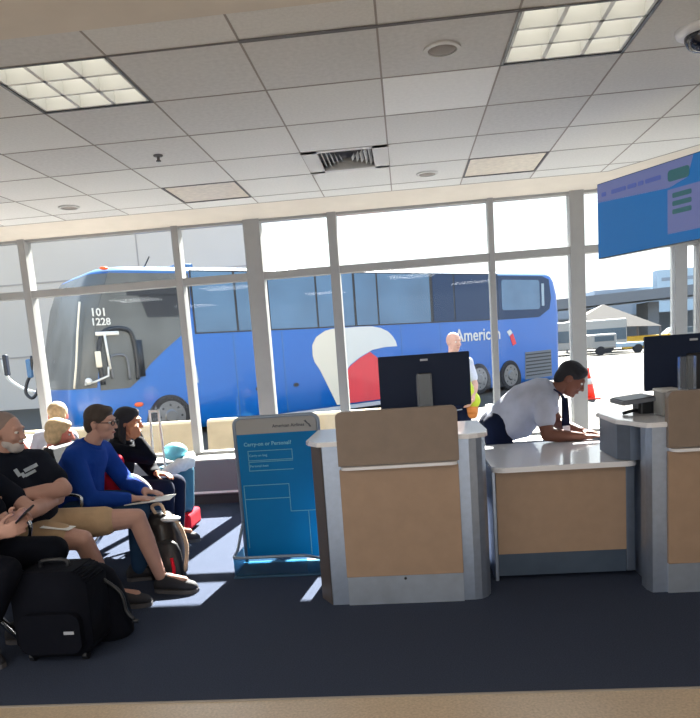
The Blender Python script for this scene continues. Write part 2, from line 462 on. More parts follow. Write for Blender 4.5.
for (i, j), st in LAMPS.items():
    x0, x1 = cell(i)
    lab = {(1, 1): 'lit square louvered ceiling light at the left near the dark ceiling border', (5, 1): 'lit square louvered ceiling light at upper right near the black dome camera',
           (1, 5): 'unlit square ceiling light at the left close above the window wall', (5, 5): 'unlit square ceiling light at the right close above the window wall'}[(i, j)]
    troffer(x0, YG[j], x1, YG[j+1], st == 'on', lab)
# added area lamps, unseen behind the viewer, to light the podium fronts
for k, (x, y) in enumerate(((-3.4, .4), (.2, -.2), (-5.6, -.6), (-1.8, -2.6), (1.6, -2.8), (-5.2, -3.4))):
    L = bpy.data.lights.new('hall_fill_lamp', 'AREA'); L.shape = 'SQUARE'; L.size = .9; L.energy = 24; L.color = (1, .97, .93)
    lo_ = bpy.data.objects.new('hall_fill_lamp', L); COL.objects.link(lo_); lo_.location = (x, y, 2.77)

def speaker(x, y, label):
    t = thing('ceiling_speaker', label, 'speaker', (x, y, CZ), 'round ceiling speakers')
    bm = B()
    for k, (r0, z0, r1, z1) in enumerate(((.088, CZ-.001, .088, CZ-.010), (.088, CZ-.010, .070, CZ-.012), (.070, CZ-.012, .070, CZ-.004))):
        ring_loft(bm, [((x, y, z0), (r0, 0, 0), (0, r0, 0)), ((x, y, z1), (r1, 0, 0), (0, r1, 0))], 32, cap=False)
    obj('rim', bm, M['vent'], t, True)
    bm = B(); ring_loft(bm, [((x, y, CZ-.001), (.070, 0, 0), (0, .070, 0)), ((x, y, CZ-.007), (.068, 0, 0), (0, .068, 0)), ((x, y, CZ-.012), (.03, 0, 0), (0, .03, 0))], 32)
    obj('grille', bm, M['tbar'], t, True)
speaker(.253, 3.62, 'round ceiling speaker with white rim beside the lit light at upper right')
speaker(.255, 6.08, 'small round grey ceiling speaker between the air vent and the unlit light at right')
speaker(-2.815, 6.10, 'round grey ceiling speaker at far left near the window wall')
t = thing('sprinkler', 'small dark fire sprinkler head hanging from the left ceiling tile', 'sprinkler', (-1.583, 4.867, CZ))
bm = B(); ring_loft(bm, [((-1.583, 4.867, CZ), (.032, 0, 0), (0, .032, 0)), ((-1.583, 4.867, CZ-.008), (.03, 0, 0), (0, .03, 0))], 20); obj('escutcheon', bm, M['gap'], t, True)
bm = B(); tube(bm, [(-1.583, 4.867, CZ-.006), (-1.583, 4.867, CZ-.035)], .01); ring_loft(bm, [((-1.583, 4.867, CZ-.035), (.017, 0, 0), (0, .017, 0)), ((-1.583, 4.867, CZ-.04), (.017, 0, 0), (0, .017, 0))], 12)
obj('nozzle', bm, M['gap'], t)
# air vent
x0, x1 = cell(VENT[0]); y0, y1 = YG[VENT[1]], YG[VENT[1]+1]
t = thing('air_vent', 'square white ceiling air vent with stepped slats and dark throat', 'vent', ((x0+x1)/2, (y0+y1)/2, CZ))
bm = B(); m_ = .11
for a, b in (((x0, y0), (x1, y0+.05)), ((x0, y1-.05), (x1, y1)), ((x0, y0), (x0+m_, y1)), ((x1-m_, y0), (x1, y1))):
    box(bm, (a[0], a[1], CZ-.004), (b[0], b[1], CZ+.01))
obj('frame', bm, M['vent'], t)
obj('throat', box(B(), (x0+.02, y0+.02, CZ+.07), (x1-.02, y1-.02, CZ+.08)), M['gap'], t)
bm = B(); cx, cyv = (x0+x1)/2, (y0+y1)/2
for k in range(6):
    hx = (x1-x0)/2-m_-.032*k; hy = (y1-y0)/2-.05-.04*k
    if hx < .02 or hy < .02: break
    for (ax, ay, bx, by, nx, ny) in ((-hx, -hy, -hx, hy, 1, 0), (hx, -hy, hx, hy, -1, 0), (-hx, hy, hx, hy, 0, -1)):
        q = [(cx+ax, cyv+ay, CZ+.002), (cx+bx, cyv+by, CZ+.002), (cx+bx-nx*.02, cyv+by-ny*.02, CZ+.03), (cx+ax-nx*.02, cyv+ay-ny*.02, CZ+.03)]
        A = [bm.verts.new(p) for p in q]; C = [bm.verts.new((p[0], p[1], p[2]+.003)) for p in q]
        bm.faces.new(A); bm.faces.new(C[::-1])
        for i in range(4): bm.faces.new((A[i], A[(i+1) % 4], C[(i+1) % 4], C[i]))
obj('slats', bm, M['vent'], t)
# dome camera
cxx, cyy = 1.485, 3.72
t = thing('dome_camera', 'black dome security camera in white ring at the upper right ceiling', 'camera', (cxx, cyy, CZ))
bm = B(); ring_loft(bm, [((cxx, cyy, CZ), (.125, 0, 0), (0, .125, 0)), ((cxx, cyy, CZ-.02), (.115, 0, 0), (0, .115, 0)), ((cxx, cyy, CZ-.03), (.09, 0, 0), (0, .09, 0))], 32); obj('mount', bm, M['white'], t, True)
bm = B(); ball(bm, (cxx, cyy, CZ-.03), (.082, .082, .075), seg=28); obj('dome', bm, mat('dome black', (22, 28, 44), .08, coat=.5), t, True)

# ------------------------------------------------------------------ gate podiums
def podium(label, dx, notch):
    t = thing('gate_podium', label, 'podium', (-.09+dx, 4.1, 0)); t['group'] = 'gate podiums'
    def P(pts): return [(x+dx, y) for x, y in pts]
    right = [(.305, 3.80), (.345, 3.81), (.378, 3.84), (.40, 3.885), (.405, 3.93), (.405, 4.42)]
    if not notch:
        bm = B(); prism(bm, P([(-.565, 4.42), (-.565, 3.93), (-.49, 3.80)]+right), 0, .905); obj('body', bm, M['steel'], t)
        bm = B(); slab(bm, [(.005, 0), (.148, 0), (.148, .904), (.005, .904)], (-.4915+dx, 3.7985, 0), (-.5, .866, 0), (0, 0, 1), (-.866, -.5, 0), .002); obj('side_panel', bm, M['sidebrown'], t)
        top = [(-.59, 4.44), (-.595, 3.94), (-.575, 3.88), (-.515, 3.79), (-.49, 3.785)]
    else:
        bm = B(); prism(bm, P([(-.45, 4.42), (-.45, 3.955), (-.492, 3.93), (-.492, 3.85), (-.475, 3.80)]+right), 0, .905); obj('body', bm, M['steel'], t)
        bm = B(); prism(bm, P([(-.58, 4.42), (-.58, 4.06), (-.525, 4.0), (-.452, 4.0), (-.452, 4.42)]), .70, .905); obj('side_panel', bm, M['steel2'], t)
        top = [(-.595, 4.44), (-.595, 4.03), (-.55, 3.93), (-.53, 3.84), (-.505, 3.79), (-.48, 3.785)]
    bm = B(); prism(bm, P(top+[(.31, 3.785), (.355, 3.795), (.395, 3.83), (.415, 3.88), (.42, 3.94), (.42, 4.44)]), .905, .93, .006); obj('worktop', bm, M['top'], t)
    bm = B(); box(bm, (-.40+dx, 3.775, .165), (.245+dx, 3.80, .775), .002); obj('front_panel', bm, M['lam'], t)
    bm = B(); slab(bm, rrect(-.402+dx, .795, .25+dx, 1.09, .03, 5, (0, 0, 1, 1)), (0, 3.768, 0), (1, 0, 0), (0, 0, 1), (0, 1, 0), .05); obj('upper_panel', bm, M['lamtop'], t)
    bm = B(); slab(bm, rrect(-.39+dx, 3.735, .24+dx, 3.80, .04, 5, (1, 1, 0, 0)), (0, 0, .776), (1, 0, 0), (0, 1, 0), (0, 0, 1), .016); obj('ledge', bm, M['top'], t)
    bm = B(); box(bm, (-.398+dx, 3.785, 0), (.243+dx, 3.80, .162)); obj('kick_plate', bm, M['kick'], t)
    bm = B(); ball(bm, (-.075+dx, 3.774, .148), (.008, .004, .008)); obj('lock', bm, M['dark'], t)
    return t
def copy_tree(o, parent=None):
    c = o.copy(); COL.objects.link(c); c.parent = parent
    for ch in list(o.children): copy_tree(ch, c)
    return c
DX = 1.735
p1 = podium('tall beech-fronted gate podium with steel sides beside the blue sign', 0, False)
p3 = podium('tall beech-fronted gate podium cut off by the right picture edge', DX, True)
for p_ in (p1, p3): p_.location.y -= .022

def monitor(label):
    t = thing('monitor', label, 'monitor', (.1, 4.27, .93)); t['group'] = 'black monitors on the podiums'
    x0, x1, z0, z1 = -.172, .372, 1.045, 1.362
    bm = B(); slab(bm, rrect(x0, z0, x1, z1, .008, 3), (0, 4.26, 0), (1, 0, 0), (0, 0, 1), (0, 1, 0), .022); obj('case', bm, M['monitor'], t)
    obj('screen', box(B(), (x0+.008, 4.282, z0+.012), (x1-.008, 4.284, z1-.008)), M['black'], t)
    obj('badge', box(B(), (.08, 4.2585, z1-.04), (.125, 4.2595, z1-.028)), M['mark'], t)
    bm = B(); box(bm, (.06, 4.235, .95), (.14, 4.26, 1.25), .006); obj('stand', bm, M['black'], t)
    bm = B(); box(bm, (-.02, 4.17, .9295), (.22, 4.36, .945), .005); obj('foot', bm, M['black'], t)
    return t
m1 = monitor('black computer monitor seen from behind on the podium beside the sign')
m3 = copy_tree(m1); m3.location.x += DX-.185+.005; m3.location.z += .01; m3['label'] = 'black computer monitor seen from behind on the right-hand podium'
def holder(label):
    t = thing('leaflet_holder', label, 'holder', (.085, 3.82, 1.09)); t['group'] = 'clear acrylic holders'
    bm = B(); x0, x1, y0, y1, z0, z1 = .045, .128, 3.80, 3.835, 1.0905, 1.262
    for a, b in (((x0, y0, z0), (x1, y0+.003, z1)), ((x0, y1-.003, z0), (x1, y1, z1)), ((x0, y0, z0), (x0+.003, y1, z1)), ((x1-.003, y0, z0), (x1, y1, z1)), ((x0, y0, z0), (x1, y1, z0+.003))):
        box(bm, a, b)
    obj('box', bm, M['acrylic'], t)
    return t
h1 = holder('clear acrylic holder on top of the podium beside the blue sign')
h3 = copy_tree(h1); h3.location.x += DX-.37; h3['label'] = 'clear acrylic holder on the podium at the right picture edge'
# card reader / printer at right podium
t = thing('ticket_printer', 'flat dark document scanner on a stand on the right-hand podium', 'printer', (1.42, 4.3, .93))
bm = B(); slab(bm, rrect(1.215, 4.12, 1.41, 4.4, .02, 3), (0, 0, 0.985), (1, 0, .10), (0, 1, 0), (0, 0, 1), .022); 
bmesh.ops.translate(bm, verts=bm.verts, vec=(.0, 0, -.115)); obj('tray', bm, M['sill'], t)
bm = B(); slab(bm, rrect(1.225, 4.13, 1.40, 4.39, .02, 3), (0, 0, 0.985), (1, 0, .10), (0, 1, 0), (0, 0, 1), .004)
bmesh.ops.translate(bm, verts=bm.verts, vec=(0, 0, -.093)); obj('lid', bm, M['black'], t)
bm = B(); prism(bm, rrect(1.33, 4.2, 1.42, 4.34, .02, 3), .93, 1.0); tube(bm, smooth_path([(1.37, 4.25, .945), (1.30, 4.22, .95), (1.24, 4.2, .94)]), .01); obj('stand', bm, M['black'], t)
t = thing('label_printer', 'small white box printer beside the monitor on the right-hand podium', 'printer', (1.44, 4.12, .93))
obj('case', box(B(), (1.395, 4.02, .9305), (1.50, 4.16, 1.065), .008), M['signhead'], t); obj('cover', box(B(), (1.39, 4.015, 1.062), (1.505, 4.165, 1.08), .008), M['vent'], t)

# low counter between the podiums
t = thing('low_counter', 'low white-topped counter with beech front between the two podiums', 'counter', (.86, 4.5, 0))
bm = B(); prism(bm, rrect(.45, 4.0, 1.262, 4.93, .07, 6), .665, .695, .008); obj('worktop', bm, M['top'], t, False)
obj('front_panel', box(B(), (.475, 4.075, .165), (1.207, 4.095, .655)), M['lam'], t)
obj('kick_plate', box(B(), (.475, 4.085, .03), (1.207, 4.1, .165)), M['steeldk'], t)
bm = B(); box(bm, (.452, 4.08, 0), (.474, 4.9, .665), .004); obj('side_panel', bm, M['steel'], t)
bm = B(); box(bm, (1.208, 4.08, .03), (1.26, 4.9, .665), .006); obj('side_panel', bm, M['steel2'], t)
obj('back_panel', box(B(), (.475, 4.86, .1), (1.207, 4.88, .665)), M['dark'], t)
t.location.y -= .015

# ------------------------------------------------------------------ bag sizer sign
t = thing('bag_sizer_sign', 'blue carry-on bag sizer sign with grey tube frame and low basket', 'sign', (-.9, 4.6, 0))
X0, X1, YS = -1.180, -.612, 4.62
bm = B(); slab(bm, rrect(X0+.012, .04, X1-.012, .905, .0), (0, YS, 0), (1, 0, 0), (0, 0, 1), (0, 1, 0), .02); pn = obj('panel', bm, M['signblue'], t)
bm = B(); slab(bm, rrect(X0+.012, .905, X1-.012, 1.01, .04, 5, (0, 0, 1, 1)), (0, YS-.001, 0), (1, 0, 0), (0, 0, 1), (0, 1, 0), .022); hd = obj('header', bm, M['signhead'], t)
bm = B()
pth = [(X0, YS+.01, .02), (X0, YS+.01, .95)]
for k in range(7): a = PI-k/6*PI/2; pth.append((X0+.05+.05*math.cos(a), YS+.01, .965+.05*math.sin(a)))
for k in range(7): a = PI/2-k/6*PI/2; pth.append((X1-.05+.05*math.cos(a), YS+.01, .965+.05*math.sin(a)))
pth += [(X1, YS+.01, .95), (X1, YS+.01, .02)]
tube(bm, pth, .014, 10); obj('frame', bm, M['signtube'], t, True)
bm = B(); zr = .135
tube(bm, smooth_path([(X0, YS, .30), (X0-.012, YS-.06, .22), (X0-.015, YS-.16, .15), (X0-.015, YS-.26, zr), (X0+.02, YS-.285, zr), (X0+.1, YS-.29, zr), (X1-.16, YS-.29, zr), (X1-.09, YS-.275, zr-.01), (X1-.03, YS-.2, .085), (X1, YS-.08, .04)], 5), .010, 8)
obj('rail', bm, M['signtube'], t, True)
bm = B(); box(bm, (X0-.01, YS-.29, .012), (X1-.01, YS, .02), .0); box(bm, (X0-.012, YS-.292, .012), (X1-.1, YS-.288, .13)); box(bm, (X0-.016, YS-.28, .012), (X0-.012, YS, .13))
obj('tray', bm, M['acrylicb'], t)
bm = B(); box(bm, (X0-.02, YS-.30, 0), (X1, YS+.04, .012), .003); obj('base', bm, M['signdk'], t)
FX = (1, 0, 0); FZ = (0, 0, 1)
bm = text_bm('American Airlines', .030, (X0+.26, YS-.003, .942), FX, FZ, bold=.0006); obj('lettering', bm, M['darktext'], hd)
bm = B(); slab(bm, [(0, .05), (.012, .056), (.03, .032), (.024, .026)], (X0+.435+.04, YS-.004, .925), FX, FZ, (0, 1, 0), .002)
slab(bm, [(.026, .03), (.034, .034), (.05, .008), (.036, .008)], (X0+.435+.04, YS-.004, .925), FX, FZ, (0, 1, 0), .002); obj('emblem', bm, M['darktext'], hd)
bm = text_bm('Carry-on or Personal?', .036, (X0+.055, YS-.003, .825), FX, FZ, bold=.0004); obj('lettering', bm, M['signtext'], pn)
obj('lettering', text_bm('Carry-on bag', .023, (X0+.085, YS-.003, .752), FX, FZ), M['signtext'], pn); obj('lettering', text_bm('Personal item', .023, (X0+.085, YS-.003, .680), FX, FZ), M['signtext'], pn)
bm = B()
def line(ax, az, bx, bz, w=.004):
    box(bm, (min(ax, bx)-w/2, YS-.0035, min(az, bz)-w/2), (max(ax, bx)+w/2, YS-.0005, max(az, bz)+w/2))
for (ax, az, bx, bz) in ((.08, .835, .38, .835), (.08, .77, .38, .77), (.08, .77, .08, .835), (.38, .77, .38, .835), (.08, .76, .38, .76), (.08, .70, .38, .70), (.08, .70, .08, .76), (.03, .60, .34, .60), (.03, .60, .03, .12), (.34, .60, .34, .41), (.03, .505, .34, .505), (.34, .41, .53, .41), (.46, .41, .46, .06)):
    line(X0+ax, az-(.045 if az > .1 else 0), X0+bx, bz-(.045 if bz > .13 else 0))
obj('outline', bm, M['signline'], pn)

# ------------------------------------------------------------------ hanging screen
ang = math.atan2(-.867, .498)
t = thing('hanging_screen', 'blue information screen hung from the ceiling at the right edge', 'screen', (1.43, 5.40, 1.94), None, ang)
W, H = .98, .522
def lbox(a, b, bev=0): return box(B(), a, b, bev)
obj('case', lbox((0, 0, 0), (W, .05, H), .004), M['black'], t, local=True)
scr = obj('screen', lbox((.006, -.003, .006), (W-.006, .001, H-.006)), M['skyscr'], t, local=True)
bm = B(); slab(bm, [(.008, H-.008), (.008, H-.13), (.62, H-.165), (.76, H-.13), (.80, H-.008)], (0, -.006, 0), FX, FZ, (0, 1, 0), .003); obj('banner', bm, M['scrban'], scr, local=True)
for q in (rrect(.615, H-.13, .775, H-.06, .02, 4), rrect(.65, H-.235, .79, H-.205, .008, 3), rrect(.65, H-.285, .79, H-.255, .008, 3), rrect(.65, H-.335, .79, H-.305, .008, 3)):
    obj('badge', slab(B(), q, (0, -.009, 0), FX, FZ, (0, 1, 0), .003), M['scrgrn'], scr, local=True)
bm = B(); slab(bm, rrect(.61, .07, .95, .345, .0), (0, -.005, 0), FX, FZ, (0, 1, 0), .003); obj('side_box', bm, M['scrban'], scr, local=True)
bm = B()
for a_, b_ in ((.05, .09), (.14, .27), (.285, .36), (.375, .42), (.435, .56)): obj('smudged_heading', slab(B(), rrect(a_, H-.098, b_, H-.07, .008, 3), (0, -.0085, 0), FX, FZ, (0, 1, 0), .003), M['scrtxt'], scr, local=True)
bm = B(); box(bm, (W/2-.03, .05, .2), (W/2+.03, .11, .33)); box(bm, (W/2, .08, .24), (W-.03, .10, .28)); tube(bm, [(W-.03, .09, .26), (W-.03, .09, CZ-1.94)], .02, 12); obj('ceiling_mount', bm, M['black'], t, local=True)

# ------------------------------------------------------------------ outside: apron and bus
AZ = -.18
struct(obj('ground', box(B(), (-60, 7.26, AZ-.1), (130, 160, AZ)), M['apron']))
U = V((.73606, .67691, 0)); N = V((-.67691, .73606, 0)); ZZ = V((0, 0, 1))
bus = thing('coach_bus', 'long blue coach bus with white and red tail emblem parked outside', 'bus', (-6.3, 13.6, AZ), None, math.atan2(.67691, .73606))
LB, WB = 15.62, 2.55    # local frame: x to the rear, y away from the viewer, z up
def blevel(bm, z, f0, r0, ins, rad, n=8):
    pts = []
    x0, x1, y0, y1 = f0, LB-r0, ins, WB-ins
    for (cx, cyq, a0) in ((x0+rad*1.3, y0+rad, PI), (x1-rad, y0+rad, 1.5*PI), (x1-rad, y1-rad, 0), (x0+rad*1.3, y1-rad, .5*PI)):
        for i in range(n+1):
            a = a0+i/n*PI/2
            k = 1.3 if a0 in (PI, .5*PI) else 1.
            pts.append(bm.verts.new((cx+rad*k*math.cos(a), cyq+rad*math.sin(a), z)))
    return pts
bm = B()
LV = [(.13, -.10, .12, .06, .30), (.30, -.30, .02, .0, .34), (.9, -.36, .0, .0, .36), (1.25, -.32, .0, .0, .36), (2.2, -.12, -.03, .0, .36), (2.9, .06, .02, .01, .36), (3.3, .22, .12, .03, .38), (3.48, .34, .2, .07, .40), (3.58, .55, .32, .16, .42), (3.63, .8, .5, .32, .42)]
rings = [blevel(bm, *l) for l in LV]
n_ = len(rings[0])
for a, b in zip(rings, rings[1:]):
    for i in range(n_):
        fc = bm.faces.new((a[i], a[(i+1) % n_], b[(i+1) % n_], b[i])); 
        if b[0].co.z > 3.5: fc.material_index = 1
bm.faces.new(rings[0][::-1]); q = bm.faces.new(rings[-1]); q.material_index = 1
obj('body', bm, [M['busblue'], M['busroof']], bus, True, local=True)
def bslab(bm, pts, off, t=.012):
    return slab(bm, pts, (0, off, 0), (1, 0, 0), (0, 0, 1), (0, 1, 0), t)
# windshield wraps the front corner
bm = B(); rg = []
for (z, f0, r0, ins, rad) in ((1.2, -.335, 0, -.008, .36), (2.2, -.135, 0, -.008, .36), (2.9, .045, 0, .0, .36), (3.28, .205, 0, .018, .38), (3.46, .32, 0, .055, .40)):
    row = []
    x0, y0, y1 = f0, ins, WB-ins
    for i in range(9): a = 1.5*PI-i/8*PI/2; row.append(bm.verts.new((x0+rad*1.3+rad*1.3*math.cos(a), y0+rad+rad*math.sin(a), z)))
    for i in range(9): a = PI-i/8*PI/2; row.append(bm.verts.new((x0+rad*1.3+rad*1.3*math.cos(a), y1-rad+rad*math.sin(a), z)))
    rg.append(row)
for a, b in zip(rg, rg[1:]):
    for i in range(17): bm.faces.new((a[i], a[i+1], b[i+1], b[i]))
obj('windshield', bm, M['buscab'], bus, True, local=True)
# driver side glass with the swoop edge
bm = B(); bslab(bm, [(.2, 1.14), (.8, 1.14), (.98, 1.27), (1.30, 1.6), (1.65, 1.87), (2.15, 2.22), (2.30, 2.5), (2.36, 3.0), (2.36, 3.46), (.62, 3.46), (.35, 2.8), (.2, 2.2)], -.013, .02)
cab = obj('cab_window', bm, M['buscab'], bus, local=True)
bm = B(); bslab(bm, [(.95, 3.0), (2.33, 3.0), (2.34, 3.27), (.95, 3.27)], -.018, .006); bslab(bm, [(1.35, 2.55), (2.3, 2.55), (2.33, 3.02), (1.2, 3.02)], -.018, .006); obj('sun_blind', bm, M['busblack'], cab, local=True)
bm = B(); tube(bm, smooth_path([(-.30, .05, 1.22), (-.20, .05, 1.7), (-.10, .05, 2.3), (.02, .06, 2.9)]), .022, 8); obj('corner_post', bm, M['buscream'], bus, True, local=True)
bm = B()
tube(bm, smooth_path([(.26, -.04, 1.25), (.24, -.04, 1.8), (.32, -.04, 2.2), (.5, -.04, 2.34), (.8, -.04, 2.34), (.96, -.04, 2.2), (1.0, -.04, 1.7), (.98, -.04, 1.3)], 5), .045, 8)
box(bm, (.98, -.05, 1.35), (1.15, -.02, 2.1)); obj('door_frame', bm, M['busblack'], cab, True, local=True)
bm = B(); tube(bm, smooth_path([(.45, -.06, 1.35), (.45, -.06, 1.75), (.6, -.06, 1.82), (.78, -.06, 1.75), (.8, -.06, 1.3)], 5), .022, 8); obj('seat_outline', bm, M['sill'], cab, True, local=True)
bm = B(); box(bm, (.2, -.10, 2.22), (.68, -.06, 2.30), .02); tube(bm, [(.38, -.08, 2.25), (.40, -.08, 1.85), (.42, -.08, 1.55)], .026); obj('mirror_bracket', bm, M['buswhite'], bus, True, local=True)
bm = B(); box(bm, (.14, -.14, 1.6), (.25, -.06, 1.92), .02); obj('side_mirror', bm, M['buscream'], bus, local=True)
bm = B(); tube(bm, [(-.12, -.07, 1.28), (.1, -.09, 1.33), (.36, -.09, 1.42), (.38, -.08, 1.6)], .022); ball(bm, (-.05, -.1, 1.34), .07); obj('wiper_arm', bm, M['buswhite'], bus, True, local=True)
bm = text_bm('101', .22, (.16, -.05, 2.61), (1, 0, 0), (0, 0, 1), .01, .004); merge(bm, text_bm('1228', .20, (.15, -.05, 2.43), (1, 0, 0), (0, 0, 1), .01, .004)); obj('fleet_number', bm, M['buswhite'], bus, local=True)
# passenger windows
xs = [(2.42, 3.42), (3.48, 4.28), (4.34, 5.66), (5.72, 6.84), (6.92, 7.62), (7.68, 9.56), (9.68, 10.5), (10.56, 12.42)]
for k, (a, b) in enumerate(xs):
    bm = B(); bslab(bm, [(a, 2.20), (b, 2.20), (b, 3.50), (a, 3.50)], -.012, .02)
    g = obj('side_window', bm, M['busglass'] if k < 6 else M['busglassdark'], bus, local=True)
    if k == 7:
        g['label'] = 'darker rear passenger window'
bm = B(); bslab(bm, [(2.38, 2.17), (12.45, 2.17), (12.45, 3.53), (2.38, 3.53)], -.006, .01); obj('window_band', bm, M['busblack'], bus, local=True)
bm = B(); bslab(bm, [(12.45, 2.17), (14.4, 2.2), (14.95, 2.45), (15.05, 2.8), (14.95, 3.38), (14.6, 3.48), (12.45, 3.48)], -.010, .016); rw = obj('rear_window_surround', bm, M['busglassdark'], bus, local=True)
bm = B(); bslab(bm, rrect(12.6, 2.45, 14.45, 3.36, .1, 4), -.016, .01); obj('rear_window', bm, M['busglass'], rw, local=True)
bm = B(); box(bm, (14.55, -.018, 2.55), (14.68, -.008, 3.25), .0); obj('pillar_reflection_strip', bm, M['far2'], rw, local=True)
# skirt, lamps, grille
bm = B(); bslab(bm, [(3.0, .10), (10.7, .10), (10.7, .20), (3.0, .20)], -.006, .02); obj('skirt_strip', bm, M['bussilver'], bus, local=True)
bm = B(); bslab(bm, [(13.6, .26), (15.0, .28), (14.98, 1.14), (13.64, 1.12)], -.008, .012); gr = obj('engine_grille', bm, M['far3'], bus, local=True)
bm = B()
for k in range(7): bslab(bm, [(13.66, .36+k*.11), (14.95, .37+k*.11), (14.95, .41+k*.11), (13.66, .40+k*.11)], -.016, .006)
obj('louver', bm, M['busblack'], gr, local=True)
bm = B(); ball(bm, (.60, .12, 3.56), (.09, .05, .035)); obj('marker_lamp', bm, M['lampo'], bus, True, local=True)
bm = B(); ball(bm, (.95, -.01, .78), (.10, .02, .05)); obj('turn_lamp', bm, M['lampo'], bus, True, local=True)
bm = B(); tube(bm, [(1.55, .4, 3.6), (1.7, .4, 3.85)], .015); obj('antenna', bm, M['black'], bus, local=True)
bm = B(); box(bm, (2.3, .4, 3.6), (2.7, .8, 3.72), .03); obj('roof_vent', bm, M['busroof'], bus, local=True)
for (sx, sz) in ((3.85, .85), (4.9, .85)):
    bm = B(); ring_loft(bm, [((sx, -.012, sz), (.08, 0, 0), (0, 0, .05)), ((sx, .01, sz), (.08, 0, 0), (0, 0, .05))], 16); obj('bay_latch', bm, M['busblack'], bus, local=True)
for sx in (3.3, 4.6, 8.4, 9.9): bm = B(); bslab(bm, [(sx, .22), (sx+.018, .22), (sx+.018, 2.15), (sx, 2.15)], -.003, .006); obj('panel_seam', bm, M['busroof'], bus, local=True)
# livery
bm = B(); bslab(bm, [(5.46, 1.77), (5.6, 1.96), (5.88, 2.1), (6.1, 2.14), (6.36, 2.15), (6.36, 1.0), (6.28, .24), (6.09, .24), (5.64, 1.15), (5.50, 1.35), (5.45, 1.5)], -.010, .01); obj('emblem_beak', bm, M['buscream'], bus, local=True)
bm = B(); bslab(bm, [(6.36, 2.15), (7.01, 2.16), (7.4, 2.155), (7.70, 2.10), (7.95, 2.0), (8.10, 1.87), (8.2, 1.73), (8.24, 1.6), (7.81, 1.6), (7.36, 1.55), (6.94, 1.39), (6.59, 1.21), (6.36, .98)], -.010, .01); obj('emblem_head', bm, M['buswhite'], bus, local=True)
bm = B(); bslab(bm, [(6.30, .24), (6.38, .97), (6.59, 1.18), (6.94, 1.37), (7.28, 1.5), (7.5, 1.35), (8.1, .7), (8.45, .24)], -.010, .01); obj('emblem_tail', bm, M['busred'], bus, local=True)
bm = text_bm('American', .51, (10.50, -.012, 1.60), (1, 0, 0), (0, 0, 1), .012, .006); obj('lettering', bm, M['buswhite'], bus, local=True)
bm = B(); bslab(bm, [(12.78, 1.80), (12.95, 1.86), (13.05, 1.76), (12.90, 1.66)], -.012, .01); obj('small_emblem_top', bm, M['buswhite'], bus, local=True)
bm = B(); bslab(bm, [(12.92, 1.66), (13.07, 1.74), (13.22, 1.42), (13.05, 1.36)], -.012, .01); obj('small_emblem_tail', bm, M['busred'], bus, local=True)
bm = B(); bslab(bm, [(2.05, 1.1), (2.35, 1.12), (2.32, 1.5), (2.1, 1.45)], -.010, .01); bslab(bm, [(2.12, 1.52), (2.28, 1.52), (2.2, 1.75)], -.010, .01); obj('decal', bm, M['far2'], bus, local=True)
for sx in (1.62, 11.42, 12.86):
    bm = B()
    ring_loft(bm, [((sx, -.012, .34), (.54, 0, 0), (0, 0, .54)), ((sx, .02, .34), (.54, 0, 0), (0, 0, .54))], 32)
    bmesh.ops.bisect_plane(bm, geom=bm.verts[:]+bm.edges[:]+bm.faces[:], plane_co=(0, 0, .14), plane_no=(0, 0, -1), clear_outer=True)
    obj('wheel_arch', bm, M['dark'], bus, local=True)
    bm = B(); R_ = .46
    ring_loft(bm, [((sx, -.035, R_), (.36, 0, 0), (0, 0, .36)), ((sx, -.05, R_), (.41, 0, 0), (0, 0, .41)), ((sx, -.03, R_), (R_, 0, 0), (0, 0, R_)), ((sx, .25, R_), (R_, 0, 0), (0, 0, R_))], 36)
    wh = obj('wheel', bm, M['tire'], bus, True, local=True)
    bm = B(); ring_loft(bm, [((sx, -.055, R_), (.33, 0, 0), (0, 0, .33)), ((sx, -.045, R_), (.29, 0, 0), (0, 0, .29)), ((sx, -.02, R_), (.2, 0, 0), (0, 0, .2)), ((sx, -.08, R_), (.12, 0, 0), (0, 0, .12))], 28)
    rim = obj('rim', bm, M['rim'], wh, False, local=True)
    for k in range(8):
        bm = B(); a = k/8*2*PI; ball(bm, (sx+.245*math.cos(a), -.046, R_+.245*math.sin(a)), (.04, .012, .04), seg=10)
        obj('hand_hole', bm, M['dark'], wh, local=True)
# front mirrors of the bus hang on arms ahead of the windshield
def busmirror(pts, c, size, loop=None):
    bm = B(); tube(bm, smooth_path(pts), .035); arm = obj('mirror_arm', bm, M['buswhite'], bus, True)
    bm = B(); box(bm, (c[0]-size[0]/2, c[1]-.07, c[2]-size[1]/2), (c[0]+size[0]/2, c[1]+.07, c[2]+size[1]/2), .03); obj('front_mirror', bm, M['busblack'], bus)
busmirror([(-8.35, 15.2, .98), (-8.75, 15.45, 1.07), (-9.1, 15.5, 1.33), (-9.16, 15.5, 1.75)], (-9.06, 15.45, 1.62), (.10, .48))
bm = B(); tube(bm, smooth_path([(-7.80, 14.3, 1.76), (-7.88, 14.3, 1.4), (-7.99, 14.3, 1.2), (-8.04, 14.3, 1.0), (-7.93, 14.3, .88), (-7.80, 14.3, .98), (-7.72, 14.3, 1.2)]), .035); obj('mirror_arm', bm, M['busblack'], bus, True)
bm = B(); box(bm, (-7.95, 14.25, 1.3), (-7.83, 14.35, 1.70), .04); obj('front_mirror', bm, M['busroof'], bus)

